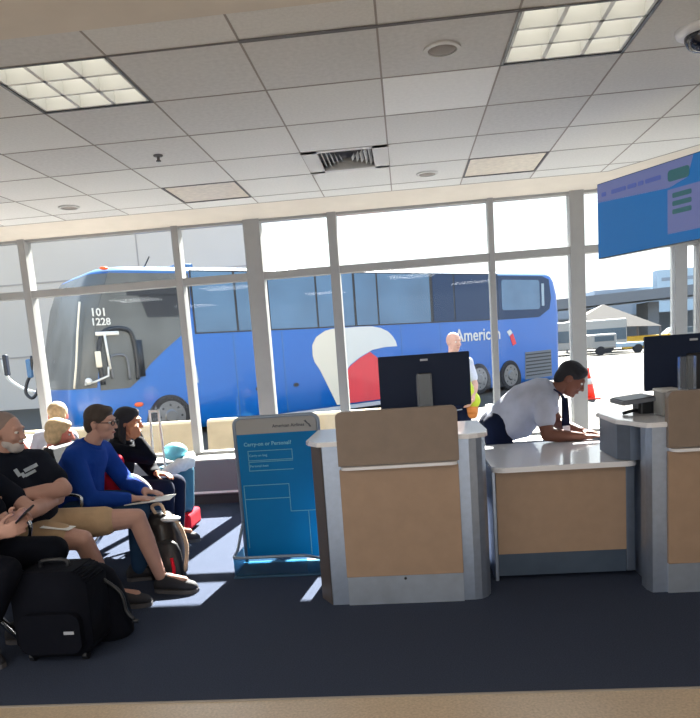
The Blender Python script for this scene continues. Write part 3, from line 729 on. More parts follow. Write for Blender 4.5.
# ------------------------------------------------------------------ barriers, cone, distance
def barrier(x0, x1, y, label):
    bm = B(); pr = [(-.30, 0), (-.30, .08), (-.18, .3), (-.11, .78), (-.07, .81), (.07, .81), (.11, .78), (.18, .3), (.30, .08), (.30, 0)]
    a = [bm.verts.new((x0, y+p, AZ+z)) for p, z in pr]; b = [bm.verts.new((x1, y+p, AZ+z)) for p, z in pr]
    bm.faces.new(a); bm.faces.new(b[::-1])
    for i in range(len(pr)): bm.faces.new((a[i], b[i], b[(i+1) % 10], a[(i+1) % 10]))
    o = obj('traffic_barrier', bm, M['barrier']); tag(o, label, 'barrier', 'concrete barriers outside the windows')
barrier(-8.9, -5.95, 9.2, 'cream concrete barrier outside the windows at the far left behind the older man')
barrier(-5.85, -2.86, 9.2, 'cream concrete barrier outside the windows behind the seated woman in black')
barrier(-2.68, .32, 9.2, 'cream concrete barrier outside the windows behind the blue sign')
t = thing('traffic_cone', 'orange and white traffic cone standing on the pale apron', 'cone', (4.35, 17.55, AZ))
cx, cyc = 4.35, 17.55
bm = B(); box(bm, (cx-.24, cyc-.24, AZ), (cx+.24, cyc+.24, AZ+.04), .01); obj('base', bm, M['cone'], t)
bm = B(); ring_loft(bm, [((cx, cyc, AZ+.04), (.17, 0, 0), (0, .17, 0)), ((cx, cyc, AZ+.36), (.115, 0, 0), (0, .115, 0))], 24); obj('cone_body', bm, M['cone'], t, True)
bm = B(); ring_loft(bm, [((cx, cyc, AZ+.36), (.116, 0, 0), (0, .116, 0)), ((cx, cyc, AZ+.50), (.082, 0, 0), (0, .082, 0))], 24); obj('reflective_band', bm, M['buswhite'], t, True)
bm = B(); ring_loft(bm, [((cx, cyc, AZ+.50), (.08, 0, 0), (0, .08, 0)), ((cx, cyc, AZ+.62), (.05, 0, 0), (0, .05, 0)), ((cx, cyc, AZ+.76), (.035, 0, 0), (0, .035, 0))], 24); obj('cone_tip', bm, M['cone'], t, True)
t = thing('bollard', 'thin white bollard outside the window beside the bending agent', 'bollard', (1.0, 8.9, AZ))
bm = B(); tube(bm, [(1.0, 8.9, AZ), (1.0, 8.9, .62)], .05, 14); obj('post', bm, M['white'], t, True)
# terminal wing behind the bus
t = thing('terminal_wing', 'pale grey panelled terminal wing behind the bus at the left', 'building', (-20, 31, AZ))
obj('wall', box(B(), (-46, 30, AZ), (-6.45, 32, 8.8)), M['bldg'], t)
bm = B()
for x in (-11.1, -16.2, -21.3, -26.4): box(bm, (x-.03, 29.98, AZ), (x+.03, 30, 8.8))
for z in (2.1, 5.2, 8.0): box(bm, (-46, 29.98, z-.03), (-6.45, 30, z+.03))
obj('panel_joint', bm, M['joint'], t)
obj('parapet', box(B(), (-46.1, 29.9, 8.8), (-6.42, 32.1, 9.1)), M['joint'], t)
# far right: roadway, parking blocks, tent, shuttle
t = thing('elevated_roadway', 'grey elevated roadway crossing the distance at the right', 'road', (40, 80, AZ))
obj('deck', slab(B(), [(-14, 0), (60, 2.6), (60, 3.7), (-14, 1.1)], (30, 80, 4.1), (1, 0, 0), (0, 0, 1), (0, 1, 0), 9), M['far3'], t)
bm = B()
for x in (20, 27, 34, 41, 48, 55): box(bm, (x, 82, AZ), (x+1.2, 86, 4.4+(x-30)*.036))
obj('pier', bm, M['far3'], t)
obj('wall_below', box(B(), (12, 88, AZ), (90, 88.5, 3.2)), M['far1'], t)
t = thing('parking_structure', 'long low grey-blue building on the skyline beyond the roadway', 'building', (60, 115, AZ))
obj('block', box(B(), (10, 110, AZ), (34, 125, 6.6)), M['far1'], t); obj('upper_block', box(B(), (29, 112, AZ), (75, 125, 7.6)), M['far1'], t)
t = thing('hotel_block', 'tall pale blue-grey block on the skyline at the right edge', 'building', (55, 118, AZ))
obj('block', box(B(), (36.9, 108, AZ), (80, 109.9, 9.6)), M['far2'], t)
bm = B()
for k in range(3): box(bm, (37.5, 107.95, 5.2+k*1.4), (79, 108, 5.7+k*1.4))
obj('window_row', bm, M['far1'], t)
t = thing('event_tent', 'beige peaked canvas tent beyond the apron', 'tent', (17.3, 64, AZ))
bm = B(); ap = bm.verts.new((17.3, 64, 3.75)); e = [bm.verts.new(p) for p in ((13.4, 61, 1.95), (21.2, 61, 1.55), (21.2, 67, 1.9), (13.4, 67, 1.95))]
for i in range(4): bm.faces.new((e[i], e[(i+1) % 4], ap))
bm.faces.new(e[::-1]); obj('canopy', bm, M['tent'], t)
bm = B()
for x, y, z in ((13.5, 61.1, 1.94), (21.1, 61.1, 1.54), (21.1, 66.9, 1.89), (13.5, 66.9, 1.94)): tube(bm, [(x, y, AZ), (x, y, z)], .08)
obj('pole', bm, M['gap'], t)
t = thing('shuttle_bus', 'small white shuttle bus with dark windows in the distance', 'bus', (14.5, 56, AZ))
obj('body', box(B(), (9.4, 55, .15), (16.6, 57.4, 2.3), .12), M['shut'], t); obj('window_band', box(B(), (9.6, 54.97, .75), (16.5, 55.02, 1.62)), M['shutd'], t)
obj('front_mask', box(B(), (16.58, 55.2, .6), (16.62, 57.2, 1.9)), M['shutd'], t)
for x in (11, 15.2):
    bm = B(); ring_loft(bm, [((x, 54.95, .27), (.45, 0, 0), (0, 0, .45)), ((x, 55.3, .27), (.45, 0, 0), (0, 0, .45))], 24); obj('wheel', bm, M['tire'], t)
t = thing('baggage_truck', 'low white baggage truck parked before the shuttle bus', 'truck', (14.4, 51, AZ))
obj('cab', box(B(), (12.7, 50, .25), (14.4, 51.8, 1.25), .1), M['shut'], t); obj('bed', box(B(), (14.3, 50, .25), (16.6, 51.8, .55), .04), M['far2'], t); obj('cab_window', box(B(), (12.9, 49.98, .75), (14.2, 50.02, 1.1)), M['shutd'], t)
for x in (13.3, 15.8):
    bm = B(); ring_loft(bm, [((x, 49.97, .12), (.3, 0, 0), (0, 0, .3)), ((x, 50.3, .12), (.3, 0, 0), (0, 0, .3))], 20); obj('wheel', bm, M['tire'], t)
o = obj('kerb_block', box(B(), (18.4, 62, AZ), (23.5, 62.6, .85), .03), M['yellow']); tag(o, 'low yellow barrier block at the foot of the tent', 'barrier')
for k, (x, y, c, lb) in enumerate(((22.4, 66, 'far1', 'grey parked car right of the tent'), (27.6, 69, 'shut', 'white parked car at the right beyond the tent'), (33, 72, 'far3', 'dark grey parked car farthest right beyond the tent'))):
    t = thing('parked_car', lb, 'car', (x+2.1, y, AZ), 'parked cars beyond the apron')
    bm = B(); slab(bm, [(0, .3), (4.3, .3), (4.3, .95), (3.6, 1.0), (3.0, 1.5), (1.3, 1.5), (.7, 1.0), (0, .9)], (x, y-.85, AZ), (1, 0, 0), (0, 0, 1), (0, 1, 0), 1.7); obj('body', bm, M[c], t)
    bm = B(); slab(bm, [(.95, 1.02), (3.4, 1.02), (2.95, 1.44), (1.35, 1.44)], (x, y-.87, AZ), (1, 0, 0), (0, 0, 1), (0, 1, 0), .03); obj('side_glass', bm, M['shutd'], t)
    for wx in (.9, 3.4):
        bm = B(); ring_loft(bm, [((x+wx, y-.88, AZ+.33), (.33, 0, 0), (0, 0, .33)), ((x+wx, y-.6, AZ+.33), (.33, 0, 0), (0, 0, .33))], 20); obj('wheel', bm, M['tire'], t)

# ------------------------------------------------------------------ seating
def bench(name_label, x, ys, sgn, y0, y1, cat='seating'):
    """airport beam seating; seats face +x when sgn = 1"""
    t = thing('beam_seating', name_label, cat, (x, (y0+y1)/2, 0))
    for y in ys:
        bm = B(); pr = [(.27, .405), (.30, .43), (.26, .455), (0, .44), (-.22, .425), (-.24, .40), (0, .395)]
        slab(bm, [(p*sgn, z) for p, z in pr], (x, y-.26, 0), (1, 0, 0), (0, 0, 1), (0, 1, 0), .52)
        obj('seat', bm, M['vinyl'], t, False)
        bm = B(); pr = [(-.21, .46), (-.25, .45), (-.34, .84), (-.32, .86), (-.285, .85)]
        slab(bm, [(p*sgn, z) for p, z in pr], (x, y-.25, 0), (1, 0, 0), (0, 0, 1), (0, 1, 0), .50)
        obj('backrest', bm, M['vinyl'], t, False)
    obj('beam', box(B(), (x-.06, y0, .33), (x+.02, y1, .39), .005), M['chrome'], t)
    for y in [(a+b)/2 for a, b in zip(ys, ys[1:])]+[ys[0]-.31, ys[-1]+.31]:
        bm = B(); tube(bm, smooth_path([(x-.2*sgn, y, .42), (x-.2*sgn, y, .60), (x-.1*sgn, y, .64), (x+.18*sgn, y, .64), (x+.24*sgn, y, .60), (x+.2*sgn, y, .5), (x+.05*sgn, y, .40)], 4), .012)
        obj('armrest', bm, M['chrome'], t, True)
    for y in (ys[0], ys[-1]):
        bm = B(); tube(bm, smooth_path([(x+.33*sgn, y+.1, .02), (x+.2*sgn, y+.1, .06), (x-.02, y+.1, .33)], 4), .02); tube(bm, smooth_path([(x-.30*sgn, y+.1, .02), (x-.2*sgn, y+.1, .06), (x-.02, y+.1, .33)], 4), .02)
        obj('leg', bm, M['chrome'], t, True)
    return t
bench('row of black vinyl gate seats with chrome armrests facing the podiums', -2.33, (3.27, 3.88, 4.50, 5.15), 1, 2.95, 5.5)
bench('row of black seats behind the first row, facing away from the podiums', -3.02, (3.9, 4.55, 5.25, 5.92), -1, 3.55, 6.25)
t = thing('ledge_counter', 'long white-topped ledge behind the seats by the left windows', 'counter', (-3.75, 6.3, 0))
obj('top', box(B(), (-3.98, 5.55, .745), (-3.50, 6.95, .785), .008), M['white'], t); obj('cabinet', box(B(), (-3.94, 5.6, 0), (-3.54, 6.64, .745)), M['sill'], t)

# ------------------------------------------------------------------ people
def nv(v): return V(v).normalized()
def head_frame(fwd, up=(0, 0, 1)):
    f = nv(fwd); r = f.cross(V(up)).normalized(); u = r.cross(f); return r, f, u
def head_prims(bm, c, r, f, u, s=1.):
    c = V(c); R = rotm(r, f, u)
    P = lambda x, y, z: c+(r*x+f*y+u*z)*s
    ball(bm, P(0, -.012, .030), [.076*s, .096*s, .088*s], R, 24)
    ball(bm, P(0, .028, -.005), [.064*s, .066*s, .080*s], R, 20)
    ball(bm, P(0, .038, -.062), [.047*s, .050*s, .047*s], R, 18)      # jaw
    ball(bm, P(0, .076, -.088), [.020*s, .016*s, .016*s], R, 12)      # chin
    ball(bm, P(0, .080, .036), [.050*s, .016*s, .014*s], R, 14)       # brow
    for x in (-1, 1):
        ball(bm, P(x*.034, .066, -.020), [.022*s, .024*s, .022*s], R, 12)   # cheek
        ball(bm, P(x*.076, -.008, -.008), [.009*s, .020*s, .032*s], R, 12)  # ear
    capsule(bm, P(0, .088, .022), P(0, .111, -.018), .009*s, .013*s, 10)    # nose
    for x in (-1, 1): ball(bm, P(x*.011, .101, -.022), [.009*s, .009*s, .008*s], R, 8)
    ball(bm, P(0, .087, -.048), [.024*s, .012*s, .007*s], R, 10); ball(bm, P(0, .084, -.058), [.021*s, .012*s, .008*s], R, 10)
def face_parts(root, c, r, f, u, s, lip):
    c = V(c); R = rotm(r, f, u); P = lambda x, y, z: c+(r*x+f*y+u*z)*s
    for x in (-1, 1):
        bm = B(); ball(bm, P(x*.030, .081, .012), [.014*s, .011*s, .008*s], R, 12); e = obj('eye', bm, M['eye'], root, True)
        bm = B(); ball(bm, P(x*.030, .0895, .011), [.006*s, .004*s, .006*s], R, 10); obj('iris', bm, M['iris'], e, True)
    bm = B(); ball(bm, P(0, .094, -.053), [.021*s, .008*s, .006*s], R, 12); obj('mouth', bm, lip, root, True)
def hand_prims(bm, w, d, pn, thumb, s=1., curl=.5, spread=.1):
    """w wrist, d direction of the fingers, pn palm normal (the way the fingers curl), thumb = which side the thumb leaves"""
    w = V(w); d = nv(d); pn = V(pn); pn = (pn-d*pn.dot(d)).normalized(); sd = V(thumb); sd = (sd-d*sd.dot(d)-pn*sd.dot(pn)).normalized()
    rings = []
    for t, wx, th in ((-.02, .026, .021), (.01, .029, .019), (.045, .040, .017), (.085, .042, .015), (.098, .036, .011)):
        rings.append((w+d*t*s, sd*wx*s, pn*th*s))
    ring_loft(bm, rings, 16)
    for k, ln in enumerate((.070, .079, .074, .056)):
        off = (.030-.020*k)
        p = w+d*(.082-.004*abs(k-1))*s+sd*off*s
        dd = (d+sd*spread*(1.5-k)*.6).normalized(); a = 0; rr = .0098*s
        for seg, fr in enumerate((.42, .32, .26)):
            a += curl*(.55 if seg == 0 else .8)
            q = p+(dd*math.cos(a)+pn*math.sin(a))*ln*fr*1.0*s
            capsule(bm, p, q, rr, rr*.93, 10); p = q; rr *= .93
    p = w+d*.018*s+sd*.024*s; q = p+(d*.55+sd*.75+pn*.3).normalized()*.042*s; capsule(bm, p, q, .015*s, .012*s, 10)
    p2 = q+(d*.85+sd*.35+pn*.4).normalized()*.032*s; capsule(bm, q, p2, .0115*s, .0105*s, 10)
    capsule(bm, p2, p2+(d+pn*.4).normalized()*.024*s, .0105*s, .009*s, 10)
def limb(bm, pts, rs):
    for i in range(len(pts)-1): capsule(bm, pts[i], pts[i+1], rs[i], rs[i+1], 14)
def torso_prims(bm, j, g=0., top=True):
    pel, che, nk = V(j['pelvis']), V(j['chest']), V(j['neck']); lt, rt = V(j['shL']), V(j['shR'])
    side = (rt-lt).normalized(); hs = (V(j['hipR'])-V(j['hipL'])).normalized()
    up = (che-pel).normalized(); b = j.get('bulk', 1.); belly = j.get('belly', 0.)
    def axes(sd, w, dpt, ax):
        fw = ax.cross(sd).normalized(); sd2 = fw.cross(ax).normalized()
        return sd2*(w+g), fw*(dpt+g)
    mid = pel.lerp(che, .5); fwd = -(up.cross(side)).normalized()
    if fwd.dot(V(j['face'])) < 0: fwd = -fwd
    rings = []
    a = axes(hs, .155*b, .115*b, up); rings.append((pel-up*(.09+g), a[0]*.8, a[1]*.8))
    rings.append((pel, *a))
    a = axes((hs+side).normalized(), .145*b, (.115+belly*.5)*b, up); rings.append((mid+fwd*belly*.5-up*.03, *a))
    a = axes(side, .165*b, .125*b, up); rings.append((che-up*.02, *a))
    up2 = (nk-che).normalized(); a = axes(side, .165*b, .105*b, up2); rings.append((che.lerp(nk, .55), *a))
    a = axes(side, .095*b, .075*b, up2); rings.append((che.lerp(nk, .92), *a))
    ring_loft(bm, rings, 22)
    for s in (lt, rt): capsule(bm, che.lerp(nk, .62), s, .075*b+g, .058*b+g)
    if top: pass
def shoe(root, ankle, toe, mt, s=1., ud=(0, 0, 1)):
    a = V(ankle); t = V(toe); d = V((t.x-a.x, t.y-a.y, 0)).normalized(); sd = d.cross(V((0, 0, 1)))
    heel = V((t.x, t.y, 0))-d*.285*s
    bm = B(); rings = []
    for q, wx, hz in ((.0, .022, .028), (.03, .036, .05), (.09, .040, .055), (.15, .045, .045), (.21, .048, .034), (.26, .036, .026), (.285, .016, .016)):
        rings.append((heel+d*q*s+V((0, 0, hz+.014)), sd*wx*s, V((0, 0, hz))))
    ring_loft(bm, rings, 16); sh = obj('shoe', bm, mt, root, True)
    bm = B(); pts = []
    for q, wx in ((0, .02), (.03, .038), (.09, .042), (.15, .047), (.21, .051), (.26, .040), (.288, .016)): pts.append((q, wx))
    poly = [(q, w_) for q, w_ in pts]+[(q, -w_) for q, w_ in pts[::-1]]
    slab(bm, [(q*s, w_*s) for q, w_ in poly], heel, d, sd, (0, 0, 1), .022); obj('sole', bm, M['sole'], sh)
def person(label, j, skin, look, cat='person', group=None):
    c = V(j['pelvis']); root = thing('person', label, cat, (c.x, c.y, j.get('ground', 0)), group)
    hs = look.get('head', 1.); r, f, u = head_frame(j['face'], j.get('up', (0, 0, 1)))
    bm = B(); torso_prims(bm, j)
    nk = V(j['neck']); hc = V(j['head'])
    capsule(bm, V(j['chest']).lerp(nk, .8), nk, .062, .056); capsule(bm, nk, hc-u*.055-f*.018, .056, .052)
    head_prims(bm, hc, r, f, u, hs)
    for s in 'LR':
        sh, el, wr = V(j['sh'+s]), V(j['el'+s]), V(j['wr'+s]); am = look.get('arm', 1.)
        limb(bm, [sh, sh.lerp(el, .5), el], [.052*am, .048*am, .040*am]); limb(bm, [el, el.lerp(wr, .35), wr], [.040*am, .042*am, .027*am])
        h = j['hand'+s]; hand_prims(bm, wr, h[0], h[1], h[2], look.get('hs', .95), h[3])
        hp, kn, an = V(j['hip'+s]), V(j['kn'+s]), V(j['an'+s])
        limb(bm, [hp, hp.lerp(kn, .5), kn], [.088, .076, .058]); limb(bm, [kn, kn.lerp(an, .35), an], [.056, .056, .036])
        t = V(j['toe'+s]); capsule(bm, an, V((t.x, t.y, an.z*.0+.04+j.get('ground', 0)))-(t-an).normalized()*.09, .036, .026)
    bm = fuse(bm, look.get('voxel', .007), 2); obj('body', bm, skin, root, True)
    face_parts(root, hc, r, f, u, hs, M['lip'])
    # top
    bm = B(); torso_prims(bm, j, .016)
    for s in 'LR':
        sh, el, wr = V(j['sh'+s]), V(j['el'+s]), V(j['wr'+s]); am = look.get('arm', 1.)
        if look['sleeve'] == 'short':
            e = sh.lerp(el, look.get('slv', .66)); limb(bm, [sh, e], [.070*am, .066*am])
        else:
            e = el.lerp(wr, look.get('cuff', .9)); limb(bm, [sh, sh.lerp(el, .5), el], [.068*am, .064*am, .057*am]); limb(bm, [el, el.lerp(e, .5), e], [.057*am, .052*am, .042*am])
    bm = fuse(bm, .011, 3)
    sp = V(j['chest']).lerp(nk, .93); nrm = (nk-V(j['chest'])).normalized()
    top = obj('top', bm, look['top'], root, True)
    bm = B(); x, y = frame_of(nk-V(j['chest'])); q = V(j['chest']).lerp(nk, .86)
    ring_loft(bm, [(q, x*.088, y*.082), (q+nrm*.03, x*.074, y*.070), (q+nrm*.036, x*.064, y*.060), (q, x*.07, y*.066)], 20); obj('collar', bm, look.get('collar', look['top']), top, True)
    # legs
    bm = B()
    a = V(j['pelvis']); ball(bm, a, [.165, .165, .13]); capsule(bm, V(j['hipL']), V(j['hipR']), .105, .105)
    for s in 'LR':
        hp, kn, an = V(j['hip'+s]), V(j['kn'+s]), V(j['an'+s])
        if look['legs'] == 'shorts': e = hp.lerp(kn, .58); limb(bm, [hp, e], [.106, .090])
        else: limb(bm, [hp, hp.lerp(kn, .5), kn], [.104, .092, .076]); limb(bm, [kn, kn.lerp(an, .5), an], [.074, .070, .058])
    bm = fuse(bm, .011, 3); obj('shorts' if look['legs'] == 'shorts' else 'trousers', bm, look['bottom'], root, True)
    for s in 'LR': shoe(root, j['an'+s], j['toe'+s], look['shoe']) if j.get('ground', 0) == 0 else None
    # hair
    R = rotm(r, f, u); P = lambda x, y, z: hc+(r*x+f*y+u*z)*hs
    if look.get('hair'):
        bm = B(); st = look['style']
        if st != 'fringe': ball(bm, P(0, -.018, .042), [.084*hs, .098*hs, .086*hs], R, 24); ball(bm, P(0, .035, .085), [.062*hs, .048*hs, .034*hs], R, 16)
        if st in ('short', 'bob', 'long'): ball(bm, P(0, -.062, -.01), [.070*hs, .050*hs, .072*hs], R, 18)
        if st == 'bob':
            for x in (-1, 1): ball(bm, P(x*.060, -.02, -.015), [.030*hs, .055*hs, .065*hs], R, 16)
            ball(bm, P(0, -.05, -.045), [.070*hs, .050*hs, .050*hs], R, 16)
        if st == 'long':
            for x in (-1, 1): capsule(bm, P(x*.062, -.02, .02), P(x*.066, -.015, -.16), .030*hs, .026*hs)
            capsule(bm, P(0, -.06, .0), P(0, -.075, -.20), .065*hs, .055*hs)
        if st == 'fringe':
            ball(bm, P(0, -.055, -.012), [.078*hs, .056*hs, .050*hs], R, 18)
        if st == 'fringe': ball(bm, P(0, -.020, .036), [.0785*hs, .097*hs, .0885*hs], R, 26)
        bm = fuse(bm, .008, 2); obj('hair', bm, look['hair'], root, True)
    if look.get('beard'):
        bm = B(); ball(bm, P(0, .052, -.074), [.048*hs, .050*hs, .040*hs], R, 18); ball(bm, P(0, .092, -.038), [.026*hs, .012*hs, .008*hs], R, 12)
        for x in (-1, 1): ball(bm, P(x*.040, .026, -.055), [.020*hs, .034*hs, .028*hs], R, 14)
        bm = fuse(bm, .006, 2); obj('beard', bm, look['beard'], root, True)
    if look.get('glasses'):
        bm = B()
        for x in (-1, 1):
            pts = [P(x*.031+.020*math.cos(a/14*2*PI), .104, .010+.015*math.sin(a/14*2*PI)) for a in range(15)]
            tube(bm, pts, .0028, 6); tube(bm, [P(x*.051, .103, .014), P(x*.080, .06, .014), P(x*.083, -.005, .010)], .003, 6)
        tube(bm, [P(-.011, .106, .014), P(.011, .106, .014)], .0028, 6); obj('glasses', bm, M['black'], root, True)
    return root, (r, f, u, hc)

# older man, arms crossed
j = dict(pelvis=(-2.25, 3.86, .50), chest=(-2.36, 3.87, .80), neck=(-2.35, 3.86, .965), head=(-2.315, 3.85, 1.085), face=(1, -.05, -.12), shL=(-2.25, 4.03, .885), shR=(-2.44, 3.70, .885),
  elL=(-2.03, 3.88, .735), wrL=(-2.22, 3.68, .745), elR=(-2.11, 3.64, .665), wrR=(-2.10, 3.86, .665), handL=((-.9, -.45, -.05), (.3, -.4, -.8), (0, 0, 1), .35), handR=((.2, .9, .1), (-.8, 0, .2), (0, 0, 1), .35),
  hipL=(-2.14, 3.96, .50), hipR=(-2.22, 3.77, .49), knL=(-1.70, 4.08, .495), knR=(-1.90, 3.76, .455), anL=(-1.61, 4.13, .095), anR=(-1.84, 3.88, .095), toeL=(-1.373, 4.10, 0), toeR=(-1.595, 3.90, 0), bulk=1.08, belly=.09)
pm, fr = person('person with short grey hair and white beard, arms crossed, in black t-shirt and khaki shorts', j, M['skinA'],
  dict(sleeve='short', top=M['tee'], legs='shorts', bottom=M['khaki'], shoe=M['shoe'], hair=M['hairgr'], style='fringe', beard=M['hairwh'], arm=1.12))
def decal(o, org, to, ux, uy, w, h, name, m, nx=5, ny=3):
    bm = B(); b = o.location+V((0, 0, 0))+base_of(o.parent); to = V(to); org = V(org); d = (to-org).normalized(); rows = []
    for i in range(ny+1):
        row = []
        for k in range(nx+1):
            p = org+V(ux)*w*(k/nx-.5)+V(uy)*h*(i/ny-.5)
            ok, loc, nn, _ = o.ray_cast(p-b, d)
            if not ok: bm.free(); return
            row.append(bm.verts.new(loc+b-d*.004))
        rows.append(row)
    for i in range(ny):
        for k in range(nx): bm.faces.new((rows[i][k], rows[i][k+1], rows[i+1][k+1], rows[i+1][k]))
    obj(name, bm, m, o)
tp = [c_ for c_ in pm.children if c_.name.startswith('top')][0]
for (px_, pz_, w_, h_) in ((-.03, .03, .02, .05), (.0, .012, .018, .03), (.045, .05, .075, .022), (.04, .018, .06, .018)):
    a_ = nv((.72, .55, .42)); decal(tp, V((-2.0, 3.30, .92))+V((.70, .60, .0))*px_+V((0, 0, 1))*pz_, V((-2.20, 3.75, .84))+V((.70, .60, .0))*px_+V((0, 0, 1))*pz_, a_, nv((-.3, -.3, .85)), w_, h_, 'shirt_print', M['teetext'])
# blue man leaning forward with papers
j = dict(pelvis=(-2.30, 4.50, .50), chest=(-2.22, 4.50, .76), neck=(-2.12, 4.50, .93), head=(-2.045, 4.50, 1.055), face=(1, -.08, -.12), shR=(-2.18, 4.33, .845), shL=(-2.14, 4.68, .85),
  elR=(-2.09, 4.29, .58), wrR=(-1.85, 4.39, .555), elL=(-2.02, 4.74, .60), wrL=(-1.82, 4.56, .57), handR=((1, .15, -.05), (0, .1, -1), (0, 1, 0), .15), handL=((1, -.35, -.1), (0, -.1, -1), (0, -1, 0), .15),
  hipL=(-2.24, 4.60, .49), hipR=(-2.24, 4.40, .49), knL=(-1.82, 4.64, .475), knR=(-1.82, 4.41, .465), anL=(-1.86, 4.62, .09), anR=(-1.85, 4.40, .09), toeL=(-1.66, 4.66, 0), toeR=(-1.66, 4.44, 0), bulk=1.04, belly=.04)
person('person with short brown hair and glasses in blue quarter-zip top and jeans, holding papers', j, M['skinA'],
  dict(sleeve='long', cuff=.88, top=M['bluetop'], legs='long', bottom=M['jeans'], shoe=M['shoe'], hair=M['hairbr'], style='short', glasses=True, arm=1.08))
# woman on the phone
j = dict(pelvis=(-2.32, 5.20, .46), chest=(-2.27, 5.20, .70), neck=(-2.20, 5.20, .865), head=(-2.145, 5.20, .985), face=(1, -.06, -.12), shR=(-2.24, 5.04, .80), shL=(-2.22, 5.36, .80),
  elR=(-1.95, 5.05, .73), wrR=(-2.035, 5.08, .875), elL=(-2.06, 5.40, .56), wrL=(-1.98, 5.24, .575), handR=((-.35, .25, .9), (-.2, 1, 0), (-1, 0, 0), .5), handL=((1, -.2, -.1), (0, 0, -1), (0, -1, 0), .4),
  hipL=(-2.26, 5.29, .45), hipR=(-2.26, 5.11, .45), knL=(-1.86, 5.31, .475), knR=(-1.88, 5.10, .475), anL=(-1.90, 5.31, .09), anR=(-1.92, 5.10, .09), toeL=(-1.72, 5.32, 0), toeR=(-1.74, 5.10, 0), bulk=.90)
person('person with long dark hair in black jacket, holding a phone to the ear', j, M['skinC'],
  dict(sleeve='long', cuff=.85, top=M['blackc'], legs='long', bottom=M['navyc'], shoe=M['shoe'], hair=M['hairdk'], style='long', arm=.95))
# fair-haired people in the row behind
j = dict(pelvis=(-2.92, 5.28, .46), chest=(-2.88, 5.28, .66), neck=(-2.82, 5.29, .80), head=(-2.755, 5.30, .925), face=(.97, .22, -.25), shR=(-2.80, 5.13, .745), shL=(-2.90, 5.44, .745),
  elR=(-2.86, 5.06, .55), wrR=(-3.05, 5.1, .52), elL=(-3.0, 5.5, .54), wrL=(-3.2, 5.42, .52), handR=((-1, 0, 0), (0, 0, -1), (0, 1, 0), .4), handL=((-1, 0, 0), (0, 0, -1), (0, -1, 0), .4),
  hipL=(-2.96, 5.38, .45), hipR=(-2.96, 5.18, .45), knL=(-3.38, 5.4, .46), knR=(-3.38, 5.16, .46), anL=(-3.36, 5.4, .09), anR=(-3.36, 5.16, .09), toeL=(-3.55, 5.4, 0), toeR=(-3.55, 5.16, 0), bulk=.92)
person('person with blond bob and flushed face in pale grey top, sitting behind the blue-clad man', j, M['skinB'],
  dict(sleeve='short', top=M['greys'], legs='long', bottom=M['greys'], shoe=M['shoe'], hair=M['hairbl'], style='bob', arm=.95))
j = dict(pelvis=(-3.12, 5.95, .47), chest=(-3.13, 5.95, .74), neck=(-3.12, 5.95, .90), head=(-3.08, 5.95, 1.025), face=(-.35, .95, -.1), shR=(-2.98, 5.92, .83), shL=(-3.28, 5.97, .83),
  elR=(-3.1, 5.80, .60), wrR=(-3.32, 5.86, .62), elL=(-3.38, 6.0, .62), wrL=(-3.45, 5.92, .82), handR=((-1, 0, 0), (0, 0, -1), (0, 1, 0), .4), handL=((-.6, -.5, .1), (0, 0, -1), (1, 0, 0), .5),
  hipL=(-3.1, 6.04, .46), hipR=(-3.1, 5.86, .46), knL=(-3.42, 6.06, .47), knR=(-3.42, 5.84, .47), anL=(-3.40, 6.06, .09), anR=(-3.40, 5.84, .09), toeL=(-3.5, 6.06, 0), toeR=(-3.5, 5.84, 0), bulk=.95)
person('person with fair hair seen from behind, farthest back near the window ledge', j, M['skinB'],
  dict(sleeve='short', top=M['whites'], legs='long', bottom=M['greys'], shoe=M['shoe'], hair=M['hairbl'], style='short'))
# person at the left picture edge, hands with a phone
j = dict(pelvis=(-2.30, 3.27, .50), chest=(-2.36, 3.26, .80), neck=(-2.34, 3.26, .96), head=(-2.28, 3.26, 1.08), face=(1, 0, -.35), shL=(-2.32, 3.44, .88), shR=(-2.34, 3.08, .88),
  elL=(-2.14, 3.44, .64), wrL=(-1.99, 3.26, .70), elR=(-2.16, 3.05, .62), wrR=(-2.015, 3.16, .655), handL=((.8, -.15, .35), (.2, -.8, -.2), (0, -.2, 1), .5), handR=((.85, .2, .25), (.1, .8, .1), (0, 0, 1), .5),
  hipL=(-2.26, 3.37, .49), hipR=(-2.26, 3.18, .49), knL=(-1.88, 3.40, .50), knR=(-1.98, 3.12, .48), anL=(-2.10, 3.42, .09), anR=(-2.2, 3.12, .09), toeL=(-1.93, 3.44, 0), toeR=(-2.05, 3.1, 0), bulk=1.0)
person('person in dark clothes cut off by the left picture edge, hands around a phone', j, M['skinA'],
  dict(sleeve='short', top=M['blackc'], legs='long', bottom=M['blackc'], shoe=M['shoe'], hair=M['hairdk'], style='short'))
